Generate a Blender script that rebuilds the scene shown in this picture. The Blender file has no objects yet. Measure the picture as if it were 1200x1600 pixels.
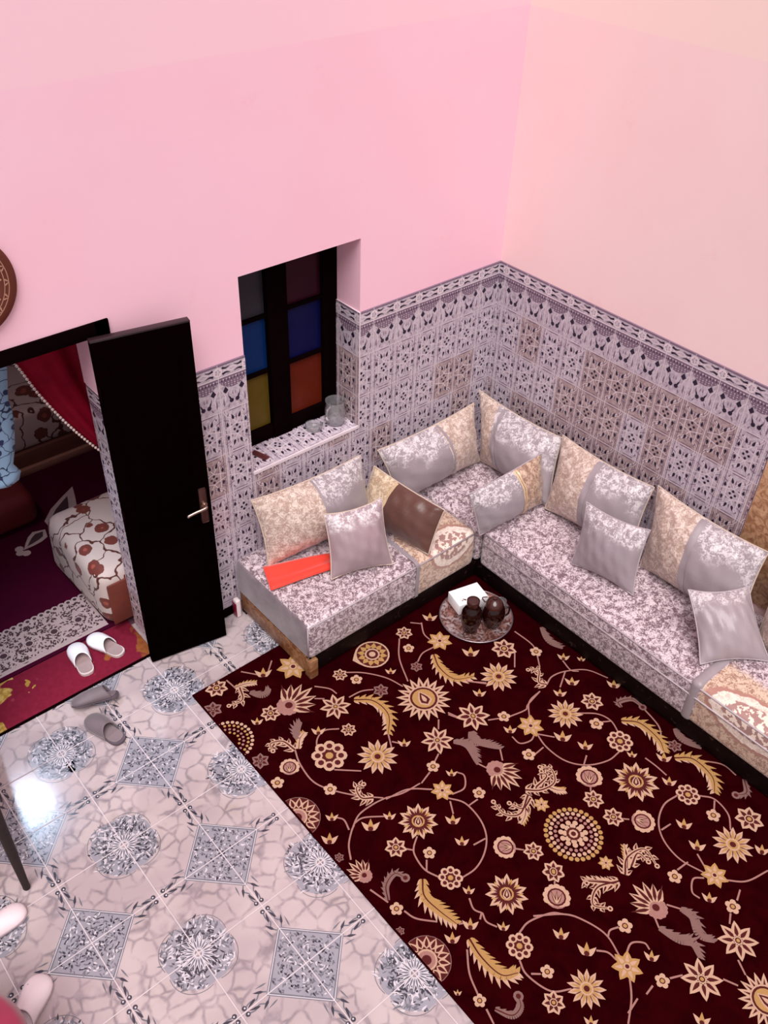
import bpy, bmesh, math, random
from mathutils import Vector, Matrix
PI = math.pi
S = bpy.context.scene
COL = S.collection

# ------------------------------------------------------------------ camera, world, lights, exposure
cam_d = bpy.data.cameras.new('camera'); cam = bpy.data.objects.new('camera', cam_d); COL.objects.link(cam); S.camera = cam
cam_d.sensor_fit = 'HORIZONTAL'; cam_d.sensor_width = 36.0; cam_d.lens = 1432.48 / 1200 * 36.0
cam_d.clip_start = 0.05; cam_d.clip_end = 60
_r = Vector((0.76025031, -0.64897231, 0.02923037)); _u = Vector((0.39638375, 0.49905936, 0.77059696)); _f = Vector((0.51468377, 0.57426014, -0.63665211))
cam.matrix_world = Matrix(((_r.x, _u.x, -_f.x, -3.93273), (_r.y, _u.y, -_f.y, -3.43114), (_r.z, _u.z, -_f.z, 3.96816), (0, 0, 0, 1)))

W = bpy.data.worlds.new('world'); S.world = W; W.use_nodes = True
bg = W.node_tree.nodes['Background']; bg.inputs[0].default_value = (1.0, 0.93, 0.95, 1); bg.inputs[1].default_value = 0.30

def area(name, loc, target, size, power, color, sy=None):
    d = bpy.data.lights.new(name, 'AREA'); d.energy = power; d.color = color; d.size = size
    if sy: d.shape = 'RECTANGLE'; d.size_y = sy
    o = bpy.data.objects.new(name, d); COL.objects.link(o); o.location = loc
    o.rotation_euler = (Vector(target) - Vector(loc)).to_track_quat('-Z', 'Y').to_euler()
    return o
sun = bpy.data.lights.new('daylight_from_above', 'SUN'); sun.energy = 2.12; sun.color = (1.0, 0.965, 0.955); sun.angle = math.radians(42)
suno = bpy.data.objects.new('daylight_from_above', sun); COL.objects.link(suno); suno.location = (-2.5, -2.5, 6)
suno.rotation_euler = Vector((0.34, 0.42, -1.0)).to_track_quat('-Z', 'Y').to_euler()
sp = bpy.data.lights.new('ceiling_lamp', 'SPOT'); sp.energy = 42; sp.color = (0.50, 0.74, 1.0); sp.spot_size = math.radians(75); sp.spot_blend = 0.8; sp.shadow_soft_size = 0.055
spo = bpy.data.objects.new('ceiling_lamp', sp); COL.objects.link(spo); spo.location = (-3.23, 1.42, 2.60)      # cool lamp on the ceiling of the back room; its glow reaches the tiles through the doorway
pl = bpy.data.lights.new('back_room_fill', 'POINT'); pl.energy = 14; pl.color = (1.0, 0.88, 0.92); pl.shadow_soft_size = 0.1  # warm fill light, added to brighten the back room
plo = bpy.data.objects.new('back_room_fill', pl); COL.objects.link(plo); plo.location = (-3.23, 1.42, 2.50)
spo.rotation_euler = (Vector((-3.45, -0.7, 0)) - spo.location).to_track_quat('-Z', 'Y').to_euler()

S.view_settings.view_transform = 'Standard'; S.view_settings.look = 'None'; S.view_settings.gamma = 1.0
S.view_settings.exposure = 0.80; S.view_settings.use_curve_mapping = False

# ------------------------------------------------------------------ material helpers
class NT:
    def __init__(s, name):
        s.m = bpy.data.materials.new(name); s.m.use_nodes = True; s.t = s.m.node_tree
        s.b = s.t.nodes['Principled BSDF']
    def n(s, typ, **kw):
        o = s.t.nodes.new(typ)
        for k, v in kw.items(): setattr(o, k, v)
        return o
    def put(s, sock, v):
        if hasattr(v, 'is_linked') or isinstance(v, bpy.types.NodeSocket): s.t.links.new(v, sock)
        elif v is not None:
            if isinstance(v, (tuple, list)) and len(v) == 3 and sock.type == 'RGBA': v = (*v, 1)
            sock.default_value = v
    def math(s, op, a, b=None, c=None):
        o = s.n('ShaderNodeMath', operation=op); s.put(o.inputs[0], a)
        if b is not None: s.put(o.inputs[1], b)
        if c is not None: s.put(o.inputs[2], c)
        return o.outputs[0]
    def noise(s, vec, scale, detail=4, rough=0.6, dist=0.0):
        o = s.n('ShaderNodeTexNoise'); s.put(o.inputs['Vector'], vec); o.inputs['Scale'].default_value = scale
        o.inputs['Detail'].default_value = detail; o.inputs['Roughness'].default_value = rough; o.inputs['Distortion'].default_value = dist
        return o.outputs['Fac']
    def vor(s, vec, scale, feature='F1', out='Distance'):
        o = s.n('ShaderNodeTexVoronoi', feature=feature); s.put(o.inputs['Vector'], vec); o.inputs['Scale'].default_value = scale
        return o.outputs[out]
    def ramp(s, f, lo, hi, a=0.0, b=1.0):
        o = s.n('ShaderNodeMapRange', interpolation_type='SMOOTHSTEP'); s.put(o.inputs[0], f)
        for i, v in enumerate((lo, hi, a, b)): s.put(o.inputs[1 + i], v)
        return o.outputs[0]
    def mix(s, f, a, b):
        o = s.n('ShaderNodeMix', data_type='RGBA'); s.put(o.inputs[0], f); s.put(o.inputs[6], a); s.put(o.inputs[7], b)
        return o.outputs[2]
    def obj(s): return s.n('ShaderNodeTexCoord').outputs['Object']
    def uv(s): return s.n('ShaderNodeTexCoord').outputs['UV']
    def sep(s, v):
        o = s.n('ShaderNodeSeparateXYZ'); s.put(o.inputs[0], v); return o.outputs
    def bump(s, h, strength=0.3, dist=0.01):
        o = s.n('ShaderNodeBump'); o.inputs['Strength'].default_value = strength; o.inputs['Distance'].default_value = dist
        s.put(o.inputs['Height'], h); s.put(s.b.inputs['Normal'], o.outputs[0])
    def fin(s, col, rough=0.6, metal=0.0, spec=0.5, sheen=0.0, coat=0.0):
        s.put(s.b.inputs['Base Color'], col); s.put(s.b.inputs['Roughness'], rough); s.put(s.b.inputs['Metallic'], metal)
        s.b.inputs['Specular IOR Level'].default_value = spec; s.b.inputs['Sheen Weight'].default_value = sheen
        s.b.inputs['Coat Weight'].default_value = coat; s.b.inputs['Coat Roughness'].default_value = 0.1
        return s.m

def plain(name, col, rough=0.6, metal=0.0, spec=0.5, var=0.08, scale=12, sheen=0, coat=0):
    t = NT(name); f = t.noise(t.obj(), scale, 3)
    d = tuple(c * (1 - var * 2) for c in col); l = tuple(min(1, c * (1 + var * 2)) for c in col)
    return t.fin(t.mix(f, d, l), rough, metal, spec, sheen, coat)

def flecked(name, dark, light, scale=30, thr=0.5, soft=0.06, rough=0.5, sheen=0.2, fine=110, bump=0.25, spec=0.4):
    t = NT(name); c = t.obj()
    n1 = t.noise(c, scale, 5, 0.62, 0.6); n2 = t.noise(c, fine, 3, 0.6)
    m = t.math('ADD', t.math('MULTIPLY', n1, 0.75), t.math('MULTIPLY', n2, 0.25))
    f = t.ramp(m, thr - soft, thr + soft)
    t.bump(m, bump, 0.004)
    return t.fin(t.mix(f, dark, light), rough, 0, spec, sheen)

# walls ------------------------------------------------------------
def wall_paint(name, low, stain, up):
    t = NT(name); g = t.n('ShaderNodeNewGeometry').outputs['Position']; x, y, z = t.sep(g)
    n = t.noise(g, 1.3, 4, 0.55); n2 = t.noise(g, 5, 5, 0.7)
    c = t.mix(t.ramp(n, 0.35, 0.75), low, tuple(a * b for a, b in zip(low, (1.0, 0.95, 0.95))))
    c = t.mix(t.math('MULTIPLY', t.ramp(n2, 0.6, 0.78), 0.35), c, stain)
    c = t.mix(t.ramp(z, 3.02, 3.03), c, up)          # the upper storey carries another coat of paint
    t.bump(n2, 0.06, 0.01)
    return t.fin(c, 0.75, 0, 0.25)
M_WL = wall_paint('wall_pink', (0.94, 0.575, 0.685), (0.90, 0.40, 0.50), (0.94, 0.60, 0.68))
M_WR = wall_paint('wall_salmon', (0.95, 0.70, 0.695), (0.90, 0.50, 0.52), (0.95, 0.725, 0.67))  # right wall gets a peachier tone than the left

M = {}
M['black_door'] = plain('black_lacquer', (0.0022, 0.0004, 0.0006), 0.5, spec=0.0)
M['black_frame'] = plain('black_frame_paint', (0.004, 0.0012, 0.0016), 0.5, spec=0.0)
M['black_edge'] = plain('worn_black_edge', (0.02, 0.008, 0.01), 0.4)
M['brass'] = plain('dull_brass', (0.55, 0.40, 0.33), 0.3, 1.0)
M['plate'] = plain('door_plate', (0.09, 0.035, 0.03), 0.4, 0.6)
M['dark_wood'] = flecked('carved_dark_wood', (0.006, 0.002, 0.002), (0.05, 0.025, 0.02), 28, 0.62, 0.04, 0.5, 0, 60, spec=0.1)
def wood(name, a, b, rough=0.4):
    t = NT(name); c = t.obj(); mp = t.n('ShaderNodeMapping'); t.put(mp.inputs[0], c); mp.inputs['Scale'].default_value = (1.5, 6, 6)
    n = t.noise(mp.outputs[0], 4, 5, 0.6, 1.5); return t.fin(t.mix(t.ramp(n, 0.35, 0.65), a, b), rough)
M['side_wood'] = wood('varnished_side_board', (0.17, 0.05, 0.018), (0.30, 0.15, 0.07))
M['panel_wood'] = wood('tan_marbled_board', (0.33, 0.15, 0.07), (0.62, 0.37, 0.21))
M['leg_wood'] = wood('dark_chair_wood', (0.010, 0.003, 0.0025), (0.022, 0.007, 0.006), 0.7)

# mattress brocade ----------------------------------------------------
def brocade(name, axis, edge_xy, med):
    """silver mauve brocade; med = (position, half length, ribbon position or None, ribbon width, gold from, gold to)"""
    t = NT(name); g = t.n('ShaderNodeNewGeometry'); P = g.outputs['Position']; x, y, z = t.sep(P)
    c = t.obj()
    nx, ny, nz = t.sep(g.outputs['True Normal'])
    n1 = t.noise(c, 34, 5, 0.72, 0.7); n2 = t.noise(c, 130, 3, 0.6)
    m = t.math('ADD', t.math('MULTIPLY', n1, 0.6), t.math('MULTIPLY', n2, 0.4))
    f = t.ramp(m, 0.43, 0.575)
    col = t.mix(f, (0.155, 0.09, 0.11), (0.70, 0.57, 0.61))
    a, b = (x, y) if axis == 'x' else (y, x)
    if med:
        pos, hl, rp, rw, g0, g1 = med
        s = t.math('ADD', t.math('SUBTRACT', b, edge_xy), t.math('SUBTRACT', z, 0.42))
        wob = t.math('MULTIPLY', t.math('SUBTRACT', t.noise(c, 22, 3), 0.5), 0.25)
        u = t.math('DIVIDE', t.math('SUBTRACT', a, pos), hl); v = t.math('DIVIDE', s, 0.15)
        r = t.math('SQRT', t.math('ADD', t.math('MULTIPLY', u, u), t.math('MULTIPLY', v, v)))
        rw_ = t.math('ADD', r, wob)
        gold = t.mix(t.ramp(m, 0.44, 0.54), (0.33, 0.18, 0.13), (0.66, 0.48, 0.37))
        cream = t.mix(t.ramp(m, 0.47, 0.5), (0.66, 0.50, 0.42), (0.84, 0.70, 0.62))
        inner = t.mix(t.ramp(t.noise(c, 34, 3, 0.5), 0.50, 0.53), (0.36, 0.20, 0.18), (0.85, 0.68, 0.58))
        ins = t.math('MULTIPLY', t.math('GREATER_THAN', a, g0), t.math('LESS_THAN', a, g1))
        ins = t.math('MULTIPLY', ins, t.ramp(t.math('ADD', t.math('ABSOLUTE', s), t.math('MULTIPLY', wob, 0.3)), 0.22, 0.3, 1, 0))
        col = t.mix(ins, col, gold)
        ring = t.mix(t.ramp(rw_, 0.98, 1.0), cream, (0.40, 0.20, 0.16))
        col = t.mix(t.ramp(rw_, 1.09, 1.13, 1, 0), col, ring)
        col = t.mix(t.ramp(rw_, 0.70, 0.74, 1, 0), col, inner)
    t.bump(m, 0.3, 0.005)
    return t.fin(col, 0.42, 0, 0.45, 0.25)
M['mat_left'] = brocade('left_mattress_brocade', 'x', -0.71, (-0.93, 0.17, None, 0, -1.20, -0.70))
M['mat_corner'] = brocade('corner_mattress_brocade', 'x', -0.71, None)
M['mat_right'] = brocade('right_mattress_brocade', 'y', -0.72, (-2.56, 0.24, None, 0, -3.0, -2.27))
M['mat_end'] = flecked('plain_grey_satin', (0.17, 0.125, 0.145), (0.27, 0.205, 0.235), 5, 0.5, 0.15, 0.4, 0.3, 30, 0.1)
M['ribbon'] = plain('mauve_grey_ribbon', (0.30, 0.245, 0.265), 0.38, sheen=0.2)

def cushion_cloth(name, gold_side, split, tone=(0.30, 0.245, 0.265), gold=(0.38, 0.255, 0.21), lightg=(0.72, 0.585, 0.52), speck=0.58, brown=False):
    t = NT(name); c = t.obj(); u, v, w = t.sep(t.uv())
    n1 = t.noise(c, 30, 5, 0.68, 0.7); n2 = t.noise(c, 120, 3, 0.6)
    m = t.math('ADD', t.math('MULTIPLY', n1, 0.6), t.math('MULTIPLY', n2, 0.4))
    f = t.ramp(m, 0.45, 0.57)
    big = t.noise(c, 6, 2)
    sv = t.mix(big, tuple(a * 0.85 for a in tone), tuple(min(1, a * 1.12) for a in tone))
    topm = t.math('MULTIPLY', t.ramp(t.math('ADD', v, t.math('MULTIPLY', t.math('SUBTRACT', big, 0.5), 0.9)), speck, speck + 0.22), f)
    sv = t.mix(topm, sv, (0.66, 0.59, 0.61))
    gd = t.mix(t.ramp(m, 0.42, 0.62), gold, lightg)
    gd = t.mix(t.math('MULTIPLY', t.ramp(v, 0.75, 0.1), 0.0), gd, gold)
    if gold_side == 0: col = sv
    else:
        k = t.ramp(u, split - 0.004, split + 0.004)
        col = t.mix(k, gd, sv) if gold_side < 0 else t.mix(k, sv, gd)
    t.bump(m, 0.25, 0.004)
    return t.fin(col, 0.34, 0.0, 0.45, 0.15)
M['piping'] = plain('cream_piping', (0.55, 0.43, 0.36), 0.45)
M['piping_silver'] = plain('silver_piping', (0.40, 0.33, 0.355), 0.45)
M['gold_band'] = plain('gold_trim', (0.72, 0.52, 0.32), 0.35, 0.3)

# ------------------------------------------------------------------ object helpers
def link(o, parent=None):
    COL.objects.link(o)
    if parent is not None: o.parent = parent
    return o
def mesh_obj(name, verts, faces, mats, parent=None, mi=None, smooth=False, loc=None):
    me = bpy.data.meshes.new(name)
    if loc is not None: verts = [(v[0] - loc[0], v[1] - loc[1], v[2] - loc[2]) for v in verts]
    me.from_pydata([tuple(v) for v in verts], [], faces)
    for m in (mats if isinstance(mats, (list, tuple)) else [mats]): me.materials.append(m)
    if mi: me.polygons.foreach_set('material_index', mi)
    if smooth: me.polygons.foreach_set('use_smooth', [True] * len(me.polygons))
    me.update(); o = bpy.data.objects.new(name, me)
    if loc is not None: o.location = loc
    return link(o, parent)
def bm_obj(name, bm, mat, parent=None, smooth=True, angle=None, loc=None):
    me = bpy.data.meshes.new(name)
    if loc is not None: bmesh.ops.translate(bm, vec=-Vector(loc), verts=bm.verts)
    bmesh.ops.recalc_face_normals(bm, faces=bm.faces)
    bm.to_mesh(me); bm.free()
    for m in (mat if isinstance(mat, (list, tuple)) else [mat]): me.materials.append(m)
    if smooth:
        me.polygons.foreach_set('use_smooth', [True] * len(me.polygons))
        if angle: me.set_sharp_from_angle(angle=math.radians(angle))
    o = bpy.data.objects.new(name, me)
    if loc is not None: o.location = loc
    return link(o, parent)
def box(bm, x0, x1, y0, y1, z0, z1, bev=0.0, seg=2):
    r = bmesh.ops.create_cube(bm, size=1.0)
    vs = r['verts']
    bmesh.ops.scale(bm, vec=(x1 - x0, y1 - y0, z1 - z0), verts=vs)
    bmesh.ops.translate(bm, vec=((x0 + x1) / 2, (y0 + y1) / 2, (z0 + z1) / 2), verts=vs)
    if bev:
        es = list({e for v in vs for e in v.link_edges})
        bmesh.ops.bevel(bm, geom=es, offset=bev, segments=seg, profile=0.5, affect='EDGES')
def boxes(name, L, mat, parent=None, bev=0.0, seg=2, smooth=None, loc=None):
    bm = bmesh.new()
    for b in L: box(bm, *b, bev=bev, seg=seg)
    return bm_obj(name, bm, mat, parent, smooth=bool(bev) if smooth is None else smooth, angle=40, loc=loc)
def lathe(name, prof, mat, parent=None, n=40, loc=(0, 0, 0), smooth=True):
    vs, fs = [], []
    for r, z in prof:
        for k in range(n): a = 2 * PI * k / n; vs.append((r * math.cos(a), r * math.sin(a), z))
    for i in range(len(prof) - 1):
        for k in range(n):
            k2 = (k + 1) % n; fs.append((i * n + k, i * n + k2, (i + 1) * n + k2, (i + 1) * n + k))
    bm = bmesh.new(); me = bpy.data.meshes.new('t'); me.from_pydata(vs, [], fs); bm.from_mesh(me); bpy.data.meshes.remove(me)
    bmesh.ops.remove_doubles(bm, verts=bm.verts, dist=1e-5)
    o = bm_obj(name, bm, mat, parent, smooth, 50); o.location = loc; return o
def spline(pts, n=8):
    P = [Vector(p) for p in pts]
    if len(P) < 3: return P
    out = []; Q = [P[0] * 2 - P[1]] + P + [P[-1] * 2 - P[-2]]
    for i in range(1, len(Q) - 2):
        a, b, c, d = Q[i - 1:i + 3]
        for k in range(n):
            t = k / n
            out.append(0.5 * ((2 * b) + (c - a) * t + (2 * a - 5 * b + 4 * c - d) * t * t + (3 * b - a - 3 * c + d) * t ** 3))
    out.append(P[-1]); return out
def tube(name, pts, rad, mat, parent=None, n=8, closed=False, loc=None):
    P = [Vector(p) for p in pts]; m = len(P); vs = []; fs = []
    up = Vector((0, 0, 1))
    for i, p in enumerate(P):
        a = P[(i - 1) % m] if (closed or i > 0) else P[i]; b = P[(i + 1) % m] if (closed or i < m - 1) else P[i]
        d = (b - a).normalized(); s = d.cross(up)
        if s.length < 0.1: s = d.cross(Vector((1, 0, 0)))
        s.normalize(); w = s.cross(d); r = rad[i] if isinstance(rad, (list, tuple)) else rad
        for k in range(n): q = 2 * PI * k / n; vs.append(p + s * (r * math.cos(q)) + w * (r * math.sin(q)))
    for i in range(m if closed else m - 1):
        j = (i + 1) % m
        for k in range(n): k2 = (k + 1) % n; fs.append((i * n + k, i * n + k2, j * n + k2, j * n + k))
    if not closed: fs.append(tuple(range(n))[::-1]); fs.append(tuple((m - 1) * n + k for k in range(n)))
    return mesh_obj(name, vs, fs, mat, parent, smooth=True, loc=loc)
def empty(name, loc, parent=None):
    o = bpy.data.objects.new(name, None); o.location = loc; o.empty_display_size = 0.05; return link(o, parent)
def tag(o, label, cat, group=None):
    o['label'] = label; o['category'] = cat
    if group: o['group'] = group
    return o
def struct(o): o['kind'] = 'structure'; return o
def child_at(o):   # parts built in world coordinates under an Empty
    o.location = Vector(o.location) - o.parent.location; return o

# ------------------------------------------------------------------ flat ornament builder
def clip(poly, u0, u1, v0, v1):
    def half(P, f, inter):
        out = []
        for i in range(len(P)):
            a, b = P[i], P[(i + 1) % len(P)]
            if f(a): out.append(a)
            if f(a) != f(b): out.append(inter(a, b))
        return out
    def iu(c): return lambda a, b: (c, a[1] + (b[1] - a[1]) * (c - a[0]) / (b[0] - a[0]))
    def iv(c): return lambda a, b: (a[0] + (b[0] - a[0]) * (c - a[1]) / (b[1] - a[1]), c)
    for f, i in ((lambda p: p[0] >= u0, iu(u0)), (lambda p: p[0] <= u1, iu(u1)), (lambda p: p[1] >= v0, iv(v0)), (lambda p: p[1] <= v1, iv(v1))):
        if len(poly) < 3: return []
        poly = half(poly, f, i)
    return poly
class Art:
    def __init__(s, fn, rects=None, step=0.0004, excl=None): s.v = []; s.f = []; s.m = []; s.fn = fn; s.rects = rects; s.step = step
    def poly(s, P, mat, lay=1):
        if s.rects: PP = [clip(P, *r) for r in s.rects]
        else: PP = [P]
        for Q in PP:
            if len(Q) < 3: continue
            b = len(s.v); s.k = getattr(s, 'k', 0) + 1; hh = lay * s.step + (s.k % 40) * 6e-6; s.v += [s.fn(u, v, hh) for u, v in Q]; s.f.append(tuple(range(b, b + len(Q)))); s.m.append(mat)
    def petal(s, x, y, a, L, w, mat, lay=1, blunt=0.6, k=4, off=0.0):
        ca, sa = math.cos(a), math.sin(a); P = []
        for i in range(2 * k):
            t = i / k if i <= k else 2 - i / k
            h = w / 2 * (math.sin(PI * min(1, t ** blunt))) * (1 if i <= k else -1)
            l = off + t * L; P.append((x + l * ca - h * sa, y + l * sa + h * ca))
        s.poly(P, mat, lay)
    def disc(s, x, y, r, mat, lay=1, n=12, ry=None, rot=0):
        ry = ry or r
        s.poly([(x + r * math.cos(q) * math.cos(rot) - ry * math.sin(q) * math.sin(rot), y + r * math.cos(q) * math.sin(rot) + ry * math.sin(q) * math.cos(rot)) for q in [2 * PI * i / n for i in range(n)]], mat, lay)
    def ring(s, x, y, r, w, mat, lay=1, n=20, a0=0, a1=2 * PI):
        for i in range(n):
            p, q = a0 + (a1 - a0) * i / n, a0 + (a1 - a0) * (i + 1) / n
            s.poly([(x + r * math.cos(p), y + r * math.sin(p)), (x + (r + w) * math.cos(p), y + (r + w) * math.sin(p)), (x + (r + w) * math.cos(q), y + (r + w) * math.sin(q)), (x + r * math.cos(q), y + r * math.sin(q))], mat, lay)
    def line(s, pts, w, mat, lay=1, w2=None):
        n = len(pts)
        E = []
        for i in range(n):
            a = pts[max(0, i - 1)]; b = pts[min(n - 1, i + 1)]; dx, dy = b[0] - a[0], b[1] - a[1]; l = math.hypot(dx, dy) or 1
            ww = (w if w2 is None else w + (w2 - w) * i / (n - 1)) / 2; nx, ny = -dy / l * ww, dx / l * ww
            E.append(((pts[i][0] + nx, pts[i][1] + ny), (pts[i][0] - nx, pts[i][1] - ny)))
        for i in range(n - 1): s.poly([E[i][0], E[i + 1][0], E[i + 1][1], E[i][1]], mat, lay)
    def build(s, name, mats, parent=None, loc=None, extra=None):
        v, f, m = s.v, s.f, s.m
        if extra: b = len(v); v = v + extra[0]; f = f + [tuple(i + b for i in q) for q in extra[1]]; m = m + extra[2]
        return mesh_obj(name, v, f, mats, parent, m, loc=loc)
def boxgeo(x0, x1, y0, y1, z0, z1, mi=0):
    v = [(x, y, z) for z in (z0, z1) for y in (y0, y1) for x in (x0, x1)]
    return v, [(0, 2, 3, 1), (4, 5, 7, 6), (0, 1, 5, 4), (2, 6, 7, 3), (0, 4, 6, 2), (1, 3, 7, 5)], [mi] * 6
def addgeo(*G):
    v, f, m = [], [], []
    for g in G:
        b = len(v); v += g[0]; f += [tuple(i + b for i in q) for q in g[1]]; m += g[2]
    return v, f, m
def sp2(pts, n=6): return [(p.x, p.y) for p in spline([(a, b, 0) for a, b in pts], n)]

# ================================================================== SETTING
# floor: marbled ceramic tiles, 0.327 m pitch, with printed medallions and stars
t = NT('floor_tile_glaze'); P = t.n('ShaderNodeNewGeometry').outputs['Position']
wv = t.n('ShaderNodeTexNoise'); t.put(wv.inputs['Vector'], P); wv.inputs['Scale'].default_value = 9
mv = t.n('ShaderNodeMix', data_type='VECTOR'); mv.inputs[0].default_value = 0.06; t.put(mv.inputs[4], P); t.put(mv.inputs[5], wv.outputs['Color'])
e = t.vor(mv.outputs[1], 13, 'DISTANCE_TO_EDGE'); n = t.noise(P, 7, 4); n3 = t.noise(P, 3, 2)
vein = t.math('MULTIPLY', t.ramp(e, 0.0, 0.14, 1, 0), t.ramp(n, 0.35, 0.62))
c = t.mix(t.ramp(n3, 0.35, 0.65), (0.43, 0.34, 0.355), (0.52, 0.42, 0.425))
c = t.mix(t.ramp(n, 0.5, 0.75), c, (0.43, 0.34, 0.325))
c = t.mix(t.math('MULTIPLY', vein, 0.75), c, (0.20, 0.16, 0.19))
M['floor'] = t.fin(c, 0.16, 0, 0.5)
M['f_dark'] = plain('tile_ink_dark', (0.045, 0.04, 0.058), 0.2)
M['f_mid'] = plain('tile_ink_grey', (0.155, 0.148, 0.178), 0.2)
M['f_soft'] = plain('tile_ink_pale', (0.30, 0.28, 0.325), 0.2)
M['f_light'] = plain('tile_white', (0.60, 0.54, 0.585), 0.25)
M['f_grout'] = plain('tile_grout', (0.62, 0.53, 0.56), 0.5)
TX, TY, TP = -3.267, -0.955, 0.327
fa = Art(lambda u, v, h: (u, v, h), [(-5.2, 0.0, -4.6, 0.0)], 0.0003)
rnd = random.Random(4)
def petals_leaf(a, x, y, ang, L, w, m1, m2, lay):
    a.petal(x, y, ang, L, w, m1, lay); a.petal(x, y, ang, L * 0.8, w * 0.42, m2, lay + 1, off=L * 0.1)
def floor_medallion(x, y):
    for q in range(4):
        b = q * PI / 2 + PI / 4
        fa.disc(x + 0.085 * math.cos(b), y + 0.085 * math.sin(b), 0.068, 3, 1, 16, 0.102, b)
        for k in range(150):     # foliage of one lobe
            rr = rnd.uniform(0.04, 0.158); aa = b + rnd.uniform(-0.76, 0.76); d = rnd.uniform(0, PI)
            if rr > 0.13 and abs(aa - b) > 0.5: continue
            m = rnd.choice((1, 1, 1, 2, 2, 4, 4) if rr < 0.115 else (2, 2, 2, 4, 4, 3, 1))
            fa.petal(x + rr * math.cos(aa), y + rr * math.sin(aa), d, rnd.uniform(0.016, 0.036), rnd.uniform(0.005, 0.011), m, 2 + k % 3)
        fa.disc(x + 0.04 * math.cos(b), y + 0.04 * math.sin(b), 0.03, 1, 2, 10)
        for k in (-2, -1, 0, 1, 2):
            aa = b + k * 0.3; petals_leaf(fa, x + 0.012 * math.cos(aa), y + 0.012 * math.sin(aa), aa, 0.068, 0.017, 4, 2, 5)
        fa.ring(x + 0.06 * math.cos(b), y + 0.06 * math.sin(b), 0.108, 0.003, 2, 2, 14, b - 1.0, b + 1.0)
def floor_star(x, y):
    R = 0.205
    for s, m, l in ((1.0, 2, 1), (0.975, 4, 2), (0.95, 2, 3), (0.91, 3, 4)):
        fa.poly([(x + R * s * math.cos(q * PI / 2), y + R * s * math.sin(q * PI / 2)) for q in range(4)], m, l)
    for k in range(120):
        while True:
            px, py = rnd.uniform(0, 0.17), rnd.uniform(0, 0.17)
            if px + py < 0.172: break
        d = rnd.uniform(0, PI); L = rnd.uniform(0.010, 0.024); w = rnd.uniform(0.004, 0.010); m = rnd.choice((1, 2, 2, 2, 4, 1, 3))
        for sx in (1, -1):
            for sy in (1, -1): fa.petal(x + sx * px, y + sy * py, math.atan2(sy * math.sin(d), sx * math.cos(d)), L, w, m, 5 + k % 2)
    for q in range(4):        # scrolls that run from the star points to the dots
        b = q * PI / 2; ca, sa = math.cos(b), math.sin(b)
        def W2(l, h): return (x + l * ca - h * sa, y + l * sa + h * ca)
        for s in (1, -1):
            fa.line(sp2([W2(0.195, 0.012 * s), W2(0.22, 0.026 * s), W2(0.245, 0.012 * s), W2(0.27, 0.02 * s), W2(0.302, 0.013 * s)]), 0.006, 2, 2)
            fa.petal(*W2(0.205, 0.02 * s), b + 0.5 * s, 0.045, 0.012, 1, 3)
            fa.petal(*W2(0.245, 0.02 * s), b - 0.3 * s, 0.05, 0.012, 1, 3); fa.petal(*W2(0.175, 0.042 * s), b + 0.15 * s, 0.055, 0.007, 2, 3)
            fa.disc(*W2(0.303, 0.014 * s), 0.0105, 1, 4, 10); fa.disc(*W2(0.301, 0.014 * s), 0.004, 4, 5, 8)
for i in range(-6, 10):
    for j in range(-12, 4):
        x, y = TX + i * TP, TY + j * TP
        if x > -1.8 and y < -0.5: continue
        if x > -2.3 and y < -0.75: continue
        if i % 2 == 0 and j % 2 == 0: floor_medallion(x, y)
        elif i % 2 and j % 2: floor_star(x, y)
for i in range(-6, 11): fa.line([(TX + i * TP, -4.6), (TX + i * TP, 0)], 0.0045, 5, 8)
for j in range(-11, 3): fa.line([(-5.2, TY + j * TP), (0, TY + j * TP)], 0.0045, 5, 8)
struct(fa.build('floor', [M['floor'], M['f_dark'], M['f_mid'], M['f_soft'], M['f_light'], M['f_grout']], extra=boxgeo(-5.2, 0.2, -4.6, 0.28, -0.12, 0.0)))

# walls
H0, H1 = 0.0, 5.2
WT = 0.24
boxes_l = [(-5.2, -3.55, 0, WT, 0, H1), (-3.55, -2.49, 0, WT, 2.078, H1), (-2.49, -1.825, 0, WT, 0, H1), (-1.825, -1.085, 0, WT, 0, 0.935), (-1.825, -1.085, 0, WT, 2.078, H1), (-1.085, 0.2, 0, WT, 0, H1)]
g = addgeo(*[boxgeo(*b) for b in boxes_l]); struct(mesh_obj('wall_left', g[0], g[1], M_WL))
g = boxgeo(0.0, 0.2, -4.6, 0.0, 0, H1); struct(mesh_obj('wall_right', g[0], g[1], M_WR))

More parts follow.
